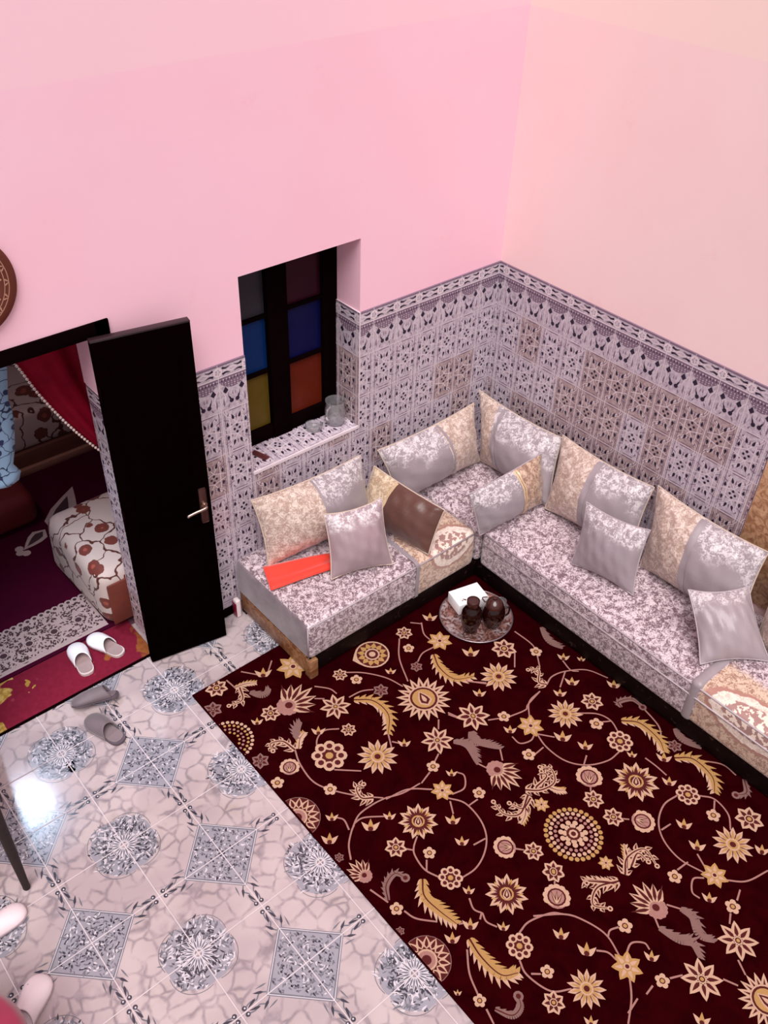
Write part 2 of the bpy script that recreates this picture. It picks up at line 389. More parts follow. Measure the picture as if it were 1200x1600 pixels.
# tiled dado ---------------------------------------------------------
M['t_white'] = flecked('dado_tile_grey', (0.44, 0.355, 0.42), (0.60, 0.51, 0.57), 45, 0.5, 0.1, 0.3, 0, 90, 0.0)
M['t_pink'] = flecked('dado_tile_brownish', (0.34, 0.235, 0.25), (0.48, 0.36, 0.36), 45, 0.5, 0.1, 0.3, 0, 90, 0.0)
M['t_ink'] = plain('dado_dark_ink', (0.022, 0.012, 0.035), 0.3)
M['t_line'] = plain('dado_white_band', (0.76, 0.64, 0.69), 0.3)
M['t_mauve'] = plain('dado_mauve_line', (0.20, 0.13, 0.19), 0.3)
TM = [M['t_white'], M['t_pink'], M['t_ink'], M['t_line'], M['t_mauve']]
PW, PH = 0.1655, 0.2585
ROWS = [1.40 - PH * k for k in range(1, 7)]     # bottoms of the tile rows
def dado_tile(a, u, v, m):
    """one tile, centre u, v"""
    a.poly([(u - PW / 2, v - PH / 2), (u + PW / 2, v - PH / 2), (u + PW / 2, v + PH / 2), (u - PW / 2, v + PH / 2)], m, 1)
    w = 0.0042
    for s in (1, -1):
        for r in (0.052, 0.062):
            a.line([(u + r * math.cos(q) * 1.15, v + s * (PH / 2 - r * math.sin(q))) for q in [PI * k / 8 for k in range(9)]], w * 0.8, 3, 2)
        a.line([(u + s * 0.066, v - PH / 2), (u + s * 0.066, v + PH / 2)], w, 4, 2)
        for k in (-1, 1):
            a.line([(u, v + s * 0.034), (u + k * 0.04, v + s * 0.1)], w, 3, 3); a.line([(u, v + s * 0.034), (u + k * 0.072, v + s * 0.012)], w, 3, 3)
            a.line([(u + k * 0.045, v + s * 0.062), (u + k * 0.075, v + s * 0.075)], w, 4, 3); a.line([(u + k * 0.04, v), (u + k * 0.04, v + s * 0.07)], w, 3, 3)
            a.petal(u + k * 0.016, v + s * 0.062, PI / 2 * s - k * s * 0.3, 0.036, 0.016, 2, 4)      # fan
            a.petal(u + k * 0.055, v + s * 0.026, PI / 2 * s, 0.031, 0.016, 2, 4)     # side marks
            a.petal(u + k * 0.052, v + s * 0.088, PI / 2 * s + k * s * 0.5, 0.022, 0.008, 4, 4)
            a.disc(u + k * 0.03, v + s * 0.034, 0.005, 4, 4, 6)
        a.petal(u, v + s * 0.062, PI / 2 * s, 0.03, 0.009, 4, 4)
        a.disc(u + s * 0.0155, v, 0.0078, 2, 4, 6); a.disc(u, v + s * 0.02, 0.0084, 2, 4, 6)
        a.line([(u - 0.035, v + s * (PH / 2 - 0.008)), (u + 0.035, v + s * (PH / 2 - 0.008))], w, 4, 2)
def dado_frieze(a, u, odd=False):
    """border and frieze of one tile width, centre u, between 1.40 and 1.67"""
    a.poly([(u - PW / 2, 1.40), (u + PW / 2, 1.40), (u + PW / 2, 1.668), (u - PW / 2, 1.668)], 0, 1)
    a.poly([(u - PW / 2 + 0.003, 1.657), (u + PW / 2 - 0.003, 1.657), (u + PW / 2 - 0.003, 1.667), (u - PW / 2 + 0.003, 1.667)], 4, 2)
    a.poly([(u - PW / 2, 1.592), (u + PW / 2, 1.592), (u + PW / 2, 1.598), (u - PW / 2, 1.598)], 3, 3)
    a.poly([(u - PW / 2, 1.565), (u + PW / 2, 1.565), (u + PW / 2, 1.592), (u - PW / 2, 1.592)], 4, 2)
    for k in range(9):
        x = u - PW / 2 + (k + 0.5) * PW / 9; a.disc(x, 1.579, 0.0042, 3 if k % 2 else 0, 3, 6); a.disc(x + PW / 18, 1.572, 0.004, 2, 3, 6)
    for s in (1, -1):                                   # rosette on the joint and the paired leaves
        a.disc(u + s * PW / 2, 1.628, 0.026, 3, 3, 12); a.disc(u + s * PW / 2, 1.628, 0.0145, 0, 4, 10)
        for q in range(5): a.disc(u + s * PW / 2 + 0.014 * math.cos(q * 1.257), 1.628 + 0.014 * math.sin(q * 1.257), 0.003, 4, 5, 5)
        for k in (1, -1):
            a.line(sp2([(u + s * 0.057, 1.628 + k * 0.017), (u + s * 0.035, 1.628 + k * 0.012), (u + s * 0.012, 1.628 + k * 0.019)]), 0.013, 2, 3, 0.003)
            a.line(sp2([(u + s * 0.06, 1.628 + k * 0.006), (u + s * 0.03, 1.628 + k * 0.001), (u, 1.628 + k * 0.012)]), 0.005, 3, 4)
        a.petal(u + s * 0.02, 1.628, PI / 2 * (1 - s), 0.04, 0.01, 4, 3)
    n = 8                                                # scalloped fringe below the rope band
    for k in range(n):
        x0 = u - PW / 2 + 0.012 + (PW - 0.024) * k / n; x1 = x0 + (PW - 0.024) / n; d = lambda x: 1.565 - 0.042 * math.cos((x - u) / PW * PI) ** 1
        a.poly([(x0, d(x0)), (x1, d(x1)), (x1, 1.565), (x0, 1.565)], 4, 2)
        for j in range(3): a.disc((x0 + x1) / 2, 1.558 - j * 0.012, 0.0035, 3 if (k + j) % 2 else 0, 3, 5)
    for s in (1, -1):
        a.poly([(u + s * 0.047 - 0.016, 1.513), (u + s * 0.047, 1.497), (u + s * 0.047 + 0.016, 1.513), (u + s * 0.047, 1.537)], 2, 4)
        a.petal(u + s * 0.047, 1.52, PI / 2, 0.02, 0.008, 2, 4)
        a.disc(u + s * 0.017, 1.447, 0.0125, 2, 4, 9); a.petal(u + s * 0.02, 1.452, PI / 2 - s * 0.4, 0.032, 0.010, 2, 4)
        a.petal(u + s * 0.062, 1.425, PI / 2, 0.05, 0.009, 4, 4); a.petal(u + s * 0.033, 1.47, PI / 2, 0.03, 0.006, 4, 4)
        a.line(sp2([(u + s * 0.075, 1.42), (u + s * 0.05, 1.47), (u + s * 0.075, 1.53)]), 0.004, 3, 3); a.petal(u + s * 0.008, 1.478, PI / 2, 0.026, 0.005, 4, 4)
        a.petal(u + s * 0.04, 1.412, PI / 2 + s * 0.5, 0.025, 0.007, 4, 4)
def dado(a, u_lo, u_hi, phase, seed, brown):
    r = random.Random(seed); k0 = math.floor((u_lo - phase) / PW) - 1; k1 = math.ceil((u_hi - phase) / PW) + 1
    for k in range(k0, k1):
        u = phase + (k + 0.5) * PW; dado_frieze(a, u)
        for z in ROWS: dado_tile(a, u, z + PH / 2, 1 if r.random() < brown else 0)
        a.line([(u - PW / 2, 0.06), (u - PW / 2, 1.655)], 0.004, 3, 6)
    for z in ROWS + [1.40]: a.line([(u_lo, z), (u_hi, z)], 0.004, 3, 6)
T = 0.008
al = Art(lambda u, v, h: (u, -T - h, v), [(-2.49, -1.825, 0.065, 1.668), (-1.825, -1.085, 0.065, 0.935), (-1.085, -T, 0.065, 1.668)], 0.00035)
dado(al, -2.49, 0, 0.0, 3, 0.18)
struct(al.build('trim_1', TM, extra=addgeo(boxgeo(-2.49, -1.825, -T, 0.0, 0.06, 1.668, 4), boxgeo(-1.825, -1.085, -T, 0, 0.06, 0.935, 3), boxgeo(-1.085, 0, -T, 0, 0.06, 1.668, 4))))
ar = Art(lambda u, v, h: (-T - h, u, v), [(-1.908, -T, 0.065, 1.668), (-4.6, -1.908, 1.35, 1.668)], 0.00035)
dado(ar, -4.6, 0, -0.062, 11, 0.62)
struct(ar.build('trim_2', TM, extra=addgeo(boxgeo(-T, 0, -1.908, -T, 0.06, 1.668, 4), boxgeo(-T, 0, -4.6, -1.908, 1.35, 1.668, 4))))
aw = Art(lambda u, v, h: (-1.085 - T - h, u, v), [(-T, 0.2, 0.935, 1.668)], 0.00035)     # window reveal
dado(aw, -T, 0.2, 0.01, 5, 0.6)
struct(aw.build('trim_3', TM, extra=boxgeo(-1.085 - T, -1.085, -T, 0.2, 0.935, 1.668, 3)))
asl = Art(lambda u, v, h: (u, v, 0.943 + h), [(-1.825, -1.085 - T, -0.012, 0.2)], 0.00035)   # sill
for k in range(-12, -5):
    for j in (0, 1): dado_tile(asl, k * PW + PW / 2, 0.12 - PH * j + 0.005, 0)
asl.line([(-1.83, -0.006), (-1.08, -0.006)], 0.012, 3, 6)
struct(asl.build('window_sill', TM, extra=boxgeo(-1.825, -1.085 - T, -0.014, 0.2, 0.93, 0.943, 3)))
# door reveal, tiled up to the same height
ad = Art(lambda u, v, h: (-2.555 - h, u, v), [(0.06, WT - 0.02, 0.065, 1.668)], 0.00035)
dado(ad, 0.06, WT, 0.06, 6, 0.3)
struct(ad.build('trim_4', TM, extra=boxgeo(-2.555, -2.49, 0.06, WT - 0.02, 0.06, 1.668, 3)))
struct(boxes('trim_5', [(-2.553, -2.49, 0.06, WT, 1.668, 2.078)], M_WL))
struct(boxes('baseboard_left', [(-2.49, -2.012, -0.016, 0.0, 0, 0.066)], M['black_frame'], bev=0.003))
RUG = [
('point',-1.615,-0.791,0.121,2.85),('fl',-1.364,-0.782,0.051,0.85),('f5',-1.423,-0.887,0.033,0.84),('v',-1.414,-0.796,-1.513,-0.909,-1.588,-1.067),
('v',-1.817,-0.798,-1.739,-0.865,-1.666,-0.97,-1.633,-1.076),('fl',-1.851,-0.793,0.044,0.9),('f5',-1.802,-0.877,0.034,0.9),
('bud',-1.616,-0.953,0.031,0.87),('star',-1.244,-0.958,0.075,0.81),('fea',-1.342,-1.012,-1.384,-1.107,-1.375,-1.218,-1.277,-1.274),
('v',-1.304,-0.971,-1.385,-0.965,-1.45,-0.995),('gfl',-1.48,-1.018,0.038,0.85),('v',-1.229,-0.783,-1.277,-0.857,-1.282,-0.915),
('v',-1.28,-0.742,-1.235,-0.79),('bud',-1.162,-0.785,0.045,0.83),('bud',-1.169,-1.135,0.046,0.79),('v',-1.334,-1.273,-1.255,-1.349),
('bigpalm',-1.601,-1.211,0.151,1.37),('star8',-1.475,-1.463,0.088,0.78),('v',-1.571,-1.374,-1.538,-1.443),('star8',-1.731,-1.459,0.088,0.83),
('v',-1.634,-1.365,-1.678,-1.411),('v',-1.783,-1.524,-1.844,-1.552),('f5',-1.858,-1.563,0.034,0.8),('v',-1.893,-1.577,-1.97,-1.598),
('leaf',-1.657,-1.529,-1.629,-1.592,-1.674,-1.7),('leaf',-1.558,-1.529,-1.587,-1.586,-1.548,-1.638),('star',-1.918,-1.695,0.059,0.83),
('v',-1.895,-1.741,-1.823,-1.754,-1.773,-1.703,-1.787,-1.664),('bud',-1.813,-1.652,0.029,0.81),('v',-1.951,-1.659,-2.046,-1.581,-2.166,-1.554),
('f5',-1.786,-1.821,0.033,0.79),('v',-1.816,-1.842,-1.873,-1.839),('fea',-1.901,-0.978,-1.824,-1.051,-1.821,-1.171,-1.904,-1.267),
('v',-1.904,-1.267,-1.95,-1.349),('star8',-2.007,-0.951,0.086,0.9),('v',-2.01,-0.769,-1.957,-0.834,-1.947,-0.886),('v',-2.061,-0.837,-2.02,-0.871),
('v',-1.911,-0.948,-1.833,-0.957,-1.773,-0.99),('gfl',-1.746,-1.021,0.046,0.85),('lily',-2.143,-0.781,0.119,0.11),('fl',-2.303,-0.768,0.055,0.96),
('bud',-2.39,-0.769,0.032,0.97),('star',-2.018,-0.581,0.095,0.94),('v',-2.264,-0.428,-2.194,-0.519),('bud',-2.176,-0.516,0.047,0.96),
('v',-2.085,-0.469,-2.147,-0.523),('fl',-2.432,-0.442,0.064,1.01),('v',-2.36,-0.429,-2.352,-0.525,-2.36,-0.561),
('leafc',-2.352,-0.502,-2.291,-0.518,-2.24,-0.549),('acan',-2.332,-0.519,-2.368,-0.598,-2.447,-0.587),
('leaf',-2.309,-0.581,-2.262,-0.641,-2.207,-0.631),('gfl',-2.526,-0.554,0.053,1.02),('hdots',-2.573,-0.78,0.132,1.0),('fl',-2.048,-1.114,0.043,0.89),
('v',-2.082,-1.078,-2.148,-1.038,-2.211,-1.057,-2.257,-1.117),('bud',-2.176,-1.021,0.037,0.92),('rosette',-2.225,-1.178,0.093,0.91),
('v',-2.257,-1.26,-2.157,-1.352),('star12',-2.038,-1.339,0.107,0.86),('bud',-1.878,-1.364,0.034,0.86),('v',-1.92,-1.315,-1.893,-1.352),
('leaf',-2.29,-0.992,-2.258,-0.938,-2.21,-0.916),('leafc',-2.321,-1.045,-2.28,-1.0,-2.233,-0.979),
('acan',-2.34,-1.039,-2.358,-0.956,-2.416,-0.929,-2.432,-0.974),
('v',-2.34,-1.039,-2.37,-1.121,-2.382,-1.241,-2.346,-1.334,-2.265,-1.446,-2.171,-1.541),('palm',-2.423,-1.106,0.056,0.9),
('gfl',-2.516,-0.982,0.049,0.97),('f5',-2.523,-1.141,0.034,0.95),('f5',-2.344,-1.337,0.034,0.9),
('acan',-2.209,-1.51,-2.255,-1.472,-2.239,-1.414,-2.197,-1.42),('hstar',-2.561,-1.36,0.112,0.33),
('v',-2.405,-1.581,-2.324,-1.537,-2.231,-1.536,-2.162,-1.548),('v',-2.372,-1.558,-2.315,-1.563,-2.228,-1.625),('bud',-2.214,-1.637,0.031,0.87),
('v',-2.41,-1.569,-2.396,-1.513,-2.415,-1.48),('bud',-2.433,-1.465,0.031,0.92),('bud',-2.318,-1.619,0.044,0.88),
('v',-2.162,-1.548,-2.078,-1.581,-1.975,-1.594),('v',-0.848,-1.181,-0.844,-1.305,-0.866,-1.366,-0.939,-1.462),('f5',-0.869,-1.369,0.036,0.75),
('acan',-1.004,-1.571,-1.024,-1.53,-0.959,-1.471,-1.006,-1.433),('v',-1.004,-1.571,-0.937,-1.551,-0.849,-1.573,-0.747,-1.643,-0.699,-1.757),
('v',-0.8,-1.511,-0.818,-1.586,-0.79,-1.621),('bud',-0.777,-1.497,0.036,0.7),('bud',-0.709,-1.572,0.025,0.69),('bud',-0.879,-1.648,0.041,0.71),
('v',-0.849,-1.573,-0.96,-1.631),('bud',-0.711,-1.809,0.041,0.66),('fl',-0.996,-1.236,0.075,0.76),('v',-0.962,-1.289,-1.051,-1.372),
('star12',-1.171,-1.362,0.106,0.77),('bud',-1.167,-1.136,0.05,0.8),('bud',-1.339,-1.378,0.037,0.79),('v',-1.342,-1.26,-1.26,-1.356),
('leaf',-0.7,-1.258,-0.744,-1.36,-0.73,-1.45),('star8',-1.477,-1.469,0.093,0.79),('v',-1.564,-1.364,-1.538,-1.43),('v',-1.432,-1.535,-1.38,-1.564),
('f5',-1.349,-1.573,0.035,0.75),('v',-1.326,-1.592,-1.226,-1.616,-1.188,-1.6,-1.068,-1.579),('bud',-0.993,-1.659,0.037,0.72),
('star',-1.283,-1.706,0.073,0.74),('v',-1.068,-1.579,-1.169,-1.592,-1.249,-1.666),
('v',-1.293,-1.754,-1.319,-1.852,-1.307,-1.968,-1.242,-2.056,-1.135,-2.108,-1.041,-2.111),('v',-1.305,-1.755,-1.353,-1.77,-1.409,-1.746,-1.41,-1.691),
('bud',-1.387,-1.655,0.035,0.77),('v',-1.294,-1.764,-1.238,-1.836),('bud',-1.205,-1.862,0.047,0.72),('f5',-1.426,-1.824,0.036,0.75),
('v',-1.402,-1.843,-1.332,-1.841),('star12',-1.078,-1.771,0.097,0.71),('fl',-0.899,-1.808,0.063,0.7),
('v',-1.018,-1.813,-0.943,-1.881,-0.922,-1.955,-0.952,-2.032),('f5',-0.999,-1.92,0.038,0.7),('v',-0.963,-1.933,-0.925,-1.957),
('rosette',-0.991,-2.072,0.069,0.66),('bud',-1.156,-1.975,0.04,0.71),('v',-1.196,-2.017,-1.251,-2.045),('palm',-1.288,-2.111,0.074,0.69),
('v',-1.329,-2.154,-1.347,-2.169),('fl',-1.372,-2.207,0.054,0.7),('acang',-0.806,-1.935,-0.788,-1.903,-0.716,-1.938,-0.715,-2.009),
('v',-0.715,-2.009,-0.75,-2.141,-0.81,-2.203),('fea',-0.878,-1.992,-0.814,-2.067,-0.821,-2.194,-0.862,-2.258),('bigstar',-1.124,-2.278,0.118,0.65),
('bud',-1.01,-2.165,0.027,0.67),('v',-0.972,-2.221,-0.969,-2.286,-0.973,-2.355),('bud',-0.995,-2.388,0.037,0.63),
('fea',-0.853,-2.318,-0.784,-2.385,-0.799,-2.508,-0.869,-2.571),('bud',-0.896,-2.283,0.04,0.64),('leaf',-0.697,-2.206,-0.722,-2.275,-0.695,-2.373),
('gfl',-0.791,-2.273,0.041,0.61),('v',-0.759,-2.416,-0.694,-2.501,-0.696,-2.582),('acang',-0.685,-2.621,-0.744,-2.674,-0.799,-2.648),
('rosette',-0.984,-2.492,0.061,0.6),('v',-1.028,-2.46,-1.124,-2.45,-1.224,-2.491,-1.286,-2.568,-1.307,-2.675,-1.277,-2.787),
('v',-0.942,-2.534,-0.902,-2.593,-0.922,-2.683,-0.988,-2.741),('f5',-0.985,-2.641,0.035,0.6),('v',-0.909,-2.597,-0.956,-2.626),
('fl',-0.866,-2.766,0.071,0.56),('star12',-1.048,-2.792,0.098,0.57),('bud',-0.963,-2.897,0.034,0.55),('bud',-1.14,-2.579,0.039,0.62),
('v',-1.249,-2.526,-1.187,-2.535),('bud',-1.186,-2.687,0.04,0.61),('v',-1.221,-2.711,-1.256,-2.787),('star',-1.25,-2.826,0.065,0.58),
('f5',-1.399,-2.711,0.034,0.64),('v',-1.362,-2.699,-1.29,-2.707),('leaf',-1.55,-1.533,-1.57,-1.593,-1.545,-1.646,-1.509,-1.708),
('leaf',-1.673,-1.519,-1.62,-1.584,-1.669,-1.692),('v',-1.669,-1.692,-1.645,-1.764),('v',-1.514,-1.703,-1.557,-1.763),
('lily',-1.615,-1.829,0.099,-1.46),('acan',-1.595,-1.956,-1.533,-2.007,-1.446,-2.018,-1.402,-1.953,-1.438,-1.912),
('acan',-1.542,-1.979,-1.454,-1.971,-1.451,-1.933),('acan',-1.607,-1.985,-1.714,-2.031,-1.775,-1.981,-1.767,-1.902),
('acan',-1.608,-2.004,-1.683,-2.019,-1.712,-1.957),('leafc',-1.49,-2.022,-1.471,-2.058,-1.442,-2.085),
('leafc',-1.64,-1.997,-1.694,-2.048,-1.752,-2.075),('star',-1.595,-2.063,0.042,0.74),('med',-1.595,-2.268,0.142,0.71),
('palm',-1.282,-2.439,0.067,-1.0),('fl',-1.374,-2.333,0.053,0.67),('v',-1.346,-2.368,-1.323,-2.391),('palm',-1.898,-2.108,0.063,2.46),
('fl',-1.811,-2.207,0.05,0.75),('v',-1.869,-2.141,-1.84,-2.174),('bud',-1.991,-1.85,0.034,0.81),('fl',-1.814,-2.334,0.054,0.72),
('bigstar',-2.125,-1.745,0.098,0.84),('bud',-1.992,-1.847,0.037,0.8),('v',-1.929,-1.763,-1.966,-1.824),
('v',-1.925,-1.743,-1.88,-1.818,-1.886,-1.927,-1.927,-2.011,-1.998,-2.067,-2.082,-2.094,-2.164,-2.087),('bud',-2.037,-1.957,0.034,0.81),
('v',-2.006,-2.004,-1.939,-2.016),('rosette',-2.204,-2.054,0.058,0.81),('v',-2.244,-2.015,-2.268,-1.947,-2.256,-1.868,-2.231,-1.832,-2.182,-1.801),
('fl',-2.298,-1.78,0.054,0.87),('v',-2.268,-1.813,-2.242,-1.844),('f5',-2.195,-1.901,0.031,0.83),('v',-2.228,-1.918,-2.264,-1.957),
('v',-2.5,-1.694,-2.46,-1.629,-2.4,-1.578,-2.378,-1.567),('bud',-2.513,-1.55,0.04,0.9),('lily',-2.506,-1.764,0.066,1.74),
('v',-2.524,-1.863,-2.5,-1.96),('acang',-2.494,-1.953,-2.455,-1.893,-2.388,-1.875,-2.364,-1.922),('f5',-2.491,-2.006,0.031,0.88),
('v',-2.471,-2.035,-2.453,-2.094,-2.391,-2.165),('fea',-2.307,-1.976,-2.355,-2.042,-2.35,-2.135,-2.332,-2.226),('bud',-2.288,-2.268,0.036,0.79),
('v',-2.325,-2.232,-2.292,-2.252),('bud',-2.183,-2.151,0.028,0.79),('v',-2.206,-2.178,-2.226,-2.226,-2.21,-2.264),
('v',-2.238,-2.278,-2.21,-2.264,-2.223,-2.303,-2.204,-2.35),('bud',-2.183,-2.368,0.028,0.76),('bigstar',-2.061,-2.272,0.099,0.76),
('palm',-1.897,-2.427,0.069,0.71),('fl',-1.818,-2.339,0.051,0.72),('v',-1.846,-2.37,-1.862,-2.384),('rosette',-2.19,-2.471,0.06,0.75),
('v',-2.146,-2.43,-2.078,-2.424,-1.975,-2.459,-1.934,-2.498),('v',-2.234,-2.512,-2.255,-2.575,-2.228,-2.682,-2.153,-2.734),
('f5',-2.179,-2.621,0.03,0.74),('v',-2.238,-2.583,-2.207,-2.61),('hpalm',-2.54,-2.258,0.107,0.83),('bud',-2.392,-2.262,0.035,0.81),
('fea',-2.335,-2.309,-2.351,-2.403,-2.339,-2.505,-2.277,-2.546),('v',-2.375,-2.336,-2.437,-2.413,-2.471,-2.497),('f5',-2.483,-2.52,0.028,0.81),
('v',-2.485,-2.561,-2.503,-2.621),('acang',-2.458,-2.584,-2.422,-2.646,-2.371,-2.646,-2.347,-2.611),('fl',-2.253,-2.722,0.05,0.73),
('bud',-2.532,-2.44,0.017,0.83),('gfl',-2.545,-2.092,0.022,0.88),('gfl',-2.535,-1.651,0.025,0.9),('bud',-2.012,-2.553,0.036,0.71),
('acan',-1.618,-2.559,-1.719,-2.516,-1.797,-2.555,-1.753,-2.617),('acan',-1.642,-2.553,-1.732,-2.464,-1.74,-2.471),
('acan',-1.57,-2.558,-1.494,-2.511,-1.396,-2.535,-1.42,-2.627),('acan',-1.513,-2.55,-1.437,-2.529,-1.434,-2.588),
('leafc',-1.634,-2.559,-1.672,-2.515,-1.732,-2.451),('leafc',-1.537,-2.544,-1.494,-2.511,-1.448,-2.456),('star',-1.593,-2.464,0.038,0.68),
('lily',-1.587,-2.703,0.095,1.51),('v',-1.54,-2.768,-1.508,-2.82),('leaf',-1.508,-2.82,-1.496,-2.881,-1.54,-2.944,-1.517,-3.006),
('leaf',-1.655,-2.812,-1.629,-2.895,-1.594,-2.948,-1.627,-3.004),('v',-1.63,-2.77,-1.655,-2.812),
('v',-2.044,-2.419,-1.935,-2.498,-1.888,-2.569,-1.86,-2.679,-1.891,-2.785),('f5',-1.764,-2.709,0.034,0.66),
('v',-1.79,-2.694,-1.83,-2.679,-1.86,-2.691),('bud',-1.979,-2.67,0.041,0.7),('v',-1.947,-2.697,-1.915,-2.735,-1.912,-2.779),
('v',-1.858,-2.789,-1.803,-2.775,-1.76,-2.81,-1.765,-2.843),('bud',-1.784,-2.868,0.033,0.64),('star',-1.899,-2.826,0.069,0.66),
('v',-1.92,-2.854,-1.99,-2.919,-2.081,-2.973),('v',-2.048,-2.947,-1.97,-2.936),('star12',-2.104,-2.774,0.084,0.69),('f5',-1.832,-2.959,0.032,0.63),
('v',-1.879,-2.945,-1.928,-2.949),('v',-1.798,-2.973,-1.745,-3.0),('star8',-1.696,-3.063,0.091,0.61),('v',-1.626,-3.121,-1.6,-3.177),
('star8',-1.433,-3.069,0.091,0.57),('v',-1.35,-2.977,-1.396,-3.002),('f5',-1.316,-2.966,0.035,0.57),('v',-1.275,-2.962,-1.219,-2.942),
('v',-1.506,-3.116,-1.537,-3.173),('bigpalm',-1.563,-3.286,0.116,1.68),('v',-1.232,-2.871,-1.159,-2.938,-1.035,-2.973),
('v',-1.299,-2.802,-1.342,-2.773,-1.399,-2.807,-1.398,-2.847),('bud',-1.364,-2.875,0.034,0.59),('bud',-0.971,-2.899,0.03,0.56),
('bud',-1.835,-3.158,0.035,0.6),('bud',-2.192,-2.87,0.029,0.69),
]

# window with stained glass panes
win = struct(empty('window_1', (-1.455, 0.22, 0.943)))
fy0, fy1 = 0.2, 0.25
xs = [(-1.785, -1.545), (-1.42, -1.18)]; zs = [(1.03, 1.37), (1.39, 1.695), (1.715, 2.02)]
fr = [(-1.825, -1.785, fy0, fy1, 0.943, 2.078), (-1.18, -1.085, fy0 - 0.005, fy1, 0.943, 2.078), (-1.545, -1.42, fy0 - 0.012, fy1, 0.943, 2.078),
      (-1.825, -1.085, fy0, fy1, 0.943, 1.03), (-1.825, -1.085, fy0, fy1, 2.02, 2.078)]
for a, b in xs: fr += [(a, b, fy0 + 0.004, fy1, 1.37, 1.39), (a, b, fy0 + 0.004, fy1, 1.695, 1.715)]
child_at(boxes('window_frame', fr, M['black_frame'], win, bev=0.003, loc=(-1.455, 0.22, 1.5)))
def glass_pane(name, col, glow):
    t = NT(name); n = t.noise(t.obj(), 8, 3); t.bump(t.noise(t.obj(), 40, 2), 0.15, 0.003)
    return t.fin(t.mix(n, tuple(c * 0.45 for c in col), tuple(c * 0.8 for c in col)), 0.3, 0, 0.12)
cols = {(0, 0): ('yellow_glass', (0.16, 0.10, 0.012)), (0, 1): ('blue_glass', (0.004, 0.035, 0.17)), (0, 2): ('grey_glass', (0.055, 0.05, 0.065)),
        (1, 0): ('orange_red_glass', (0.17, 0.018, 0.006)), (1, 1): ('navy_glass', (0.005, 0.006, 0.075)), (1, 2): ('maroon_glass', (0.045, 0.004, 0.016))}
for (i, k), (nm, c) in cols.items():
    o = child_at(boxes('window_pane', [(xs[i][0], xs[i][1], 0.225, 0.231, zs[k][0], zs[k][1])], glass_pane(nm, c, 0), win, loc=(sum(xs[i]) / 2, 0.228, sum(zs[k]) / 2)))
    o['label'] = nm.replace('_', ' ') + ' pane'

# door: frame in the opening, one narrow leaf folded back almost flat to the wall
door = struct(empty('door_1', (-3.0, 0.0, 0)))
child_at(boxes('door_frame', [(-2.555, -2.488, -0.012, 0.06, 0, 2.08), (-3.55, -3.485, -0.012, 0.06, 0, 2.08), (-3.55, -2.488, -0.012, 0.06, 2.012, 2.08)], M['black_frame'], door, bev=0.003, loc=(-3.0, 0, 1.0)))
HX, HY = -2.607, -0.045; FX, FY = -2.172, -0.130
ang = math.atan2(FY - HY, FX - HX); LL = math.hypot(FX - HX, FY - HY)
leaf = empty('door_leaf', (HX + 3.0, HY, 0), door); leaf.rotation_euler = (0, 0, ang)
boxes('leaf_board', [(0, LL, -0.018, 0.018, 0.012, 2.028)], M['black_door'], leaf, bev=0.004)
boxes('leaf_panel', [(0.06, LL - 0.075, -0.0195, -0.017, 0.14, 0.80), (0.06, LL - 0.075, -0.0195, -0.017, 0.92, 1.90)], M['black_door'], leaf, bev=0.003)
boxes('leaf_top_edge', [(0.0, LL, -0.019, 0.019, 2.022, 2.0315)], M['black_edge'], leaf, bev=0.002)
pl_ = boxes('handle_plate', [(LL - 0.062, LL - 0.022, -0.024, -0.018, 0.89, 1.11)], M['plate'], leaf, bev=0.008)
tube('lever', spline([(LL - 0.042, -0.022, 1.015), (LL - 0.042, -0.06, 1.015), (LL - 0.06, -0.066, 1.012), (LL - 0.10, -0.066, 1.006), (LL - 0.145, -0.062, 0.992)], 5), 0.0085, M['brass'], pl_)
lathe('knob_rose', [(0, 0.0), (0.016, 0), (0.016, 0.012), (0, 0.014)], M['brass'], leaf, 16, (LL - 0.042, -0.024, 1.015)).rotation_euler = (PI / 2, 0, 0)
for z in (0.3, 1.0, 1.7): tube('hinge', [(0.0, -0.022, z), (0.0, -0.022, z + 0.11)], 0.007, M['black_frame'], leaf)

# ================================================================== BENCHES
def rbox(bm, x0, x1, y0, y1, z0, z1, bev): box(bm, x0, x1, y0, y1, z0, z1, bev, 4)
def mattress(name, b, mat, label, endface=None, bev=0.036):
    bm = bmesh.new(); rbox(bm, *b, bev)
    bmesh.ops.subdivide_edges(bm, edges=[e for e in bm.edges if e.calc_length() > 0.3], cuts=12, use_grid_fill=True)
    c = Vector(((b[0] + b[1]) / 2, (b[2] + b[3]) / 2, b[4]))
    for v in bm.verts:
        n = math.sin(v.co.x * 7 + 1) * math.sin(v.co.y * 6 + v.co.z * 3) * 0.004
        u = (v.co.x - b[0]) / (b[1] - b[0]); w = (v.co.y - b[2]) / (b[3] - b[2])
        if v.co.z > b[5] - 0.01: v.co.z += 0.010 * max(0, 16 * u * (1 - u) * w * (1 - w)) ** 0.5 + n
        elif b[4] + 0.02 < v.co.z < b[5] - 0.02: v.co += Vector((0, n, 0))
    o = bm_obj(name, bm, mat, None, True, 60, loc=c)
    if endface:
        for p in o.data.polygons:
            if p.normal.x < -0.75: p.material_index = 1
    return tag(o, label, 'mattress')
ml = mattress('bench_mattress', (-2.0, -0.738, -0.712, -0.012, 0.152, 0.418), [M['mat_left'], M['mat_end']], 'silver mauve brocade mattress under the window, with a cream medallion near the corner', True)
mc = mattress('bench_mattress', (-0.728, -0.012, -0.715, -0.012, 0.152, 0.412), M['mat_corner'], 'short square grey brocade mattress filling the corner between the two long benches')
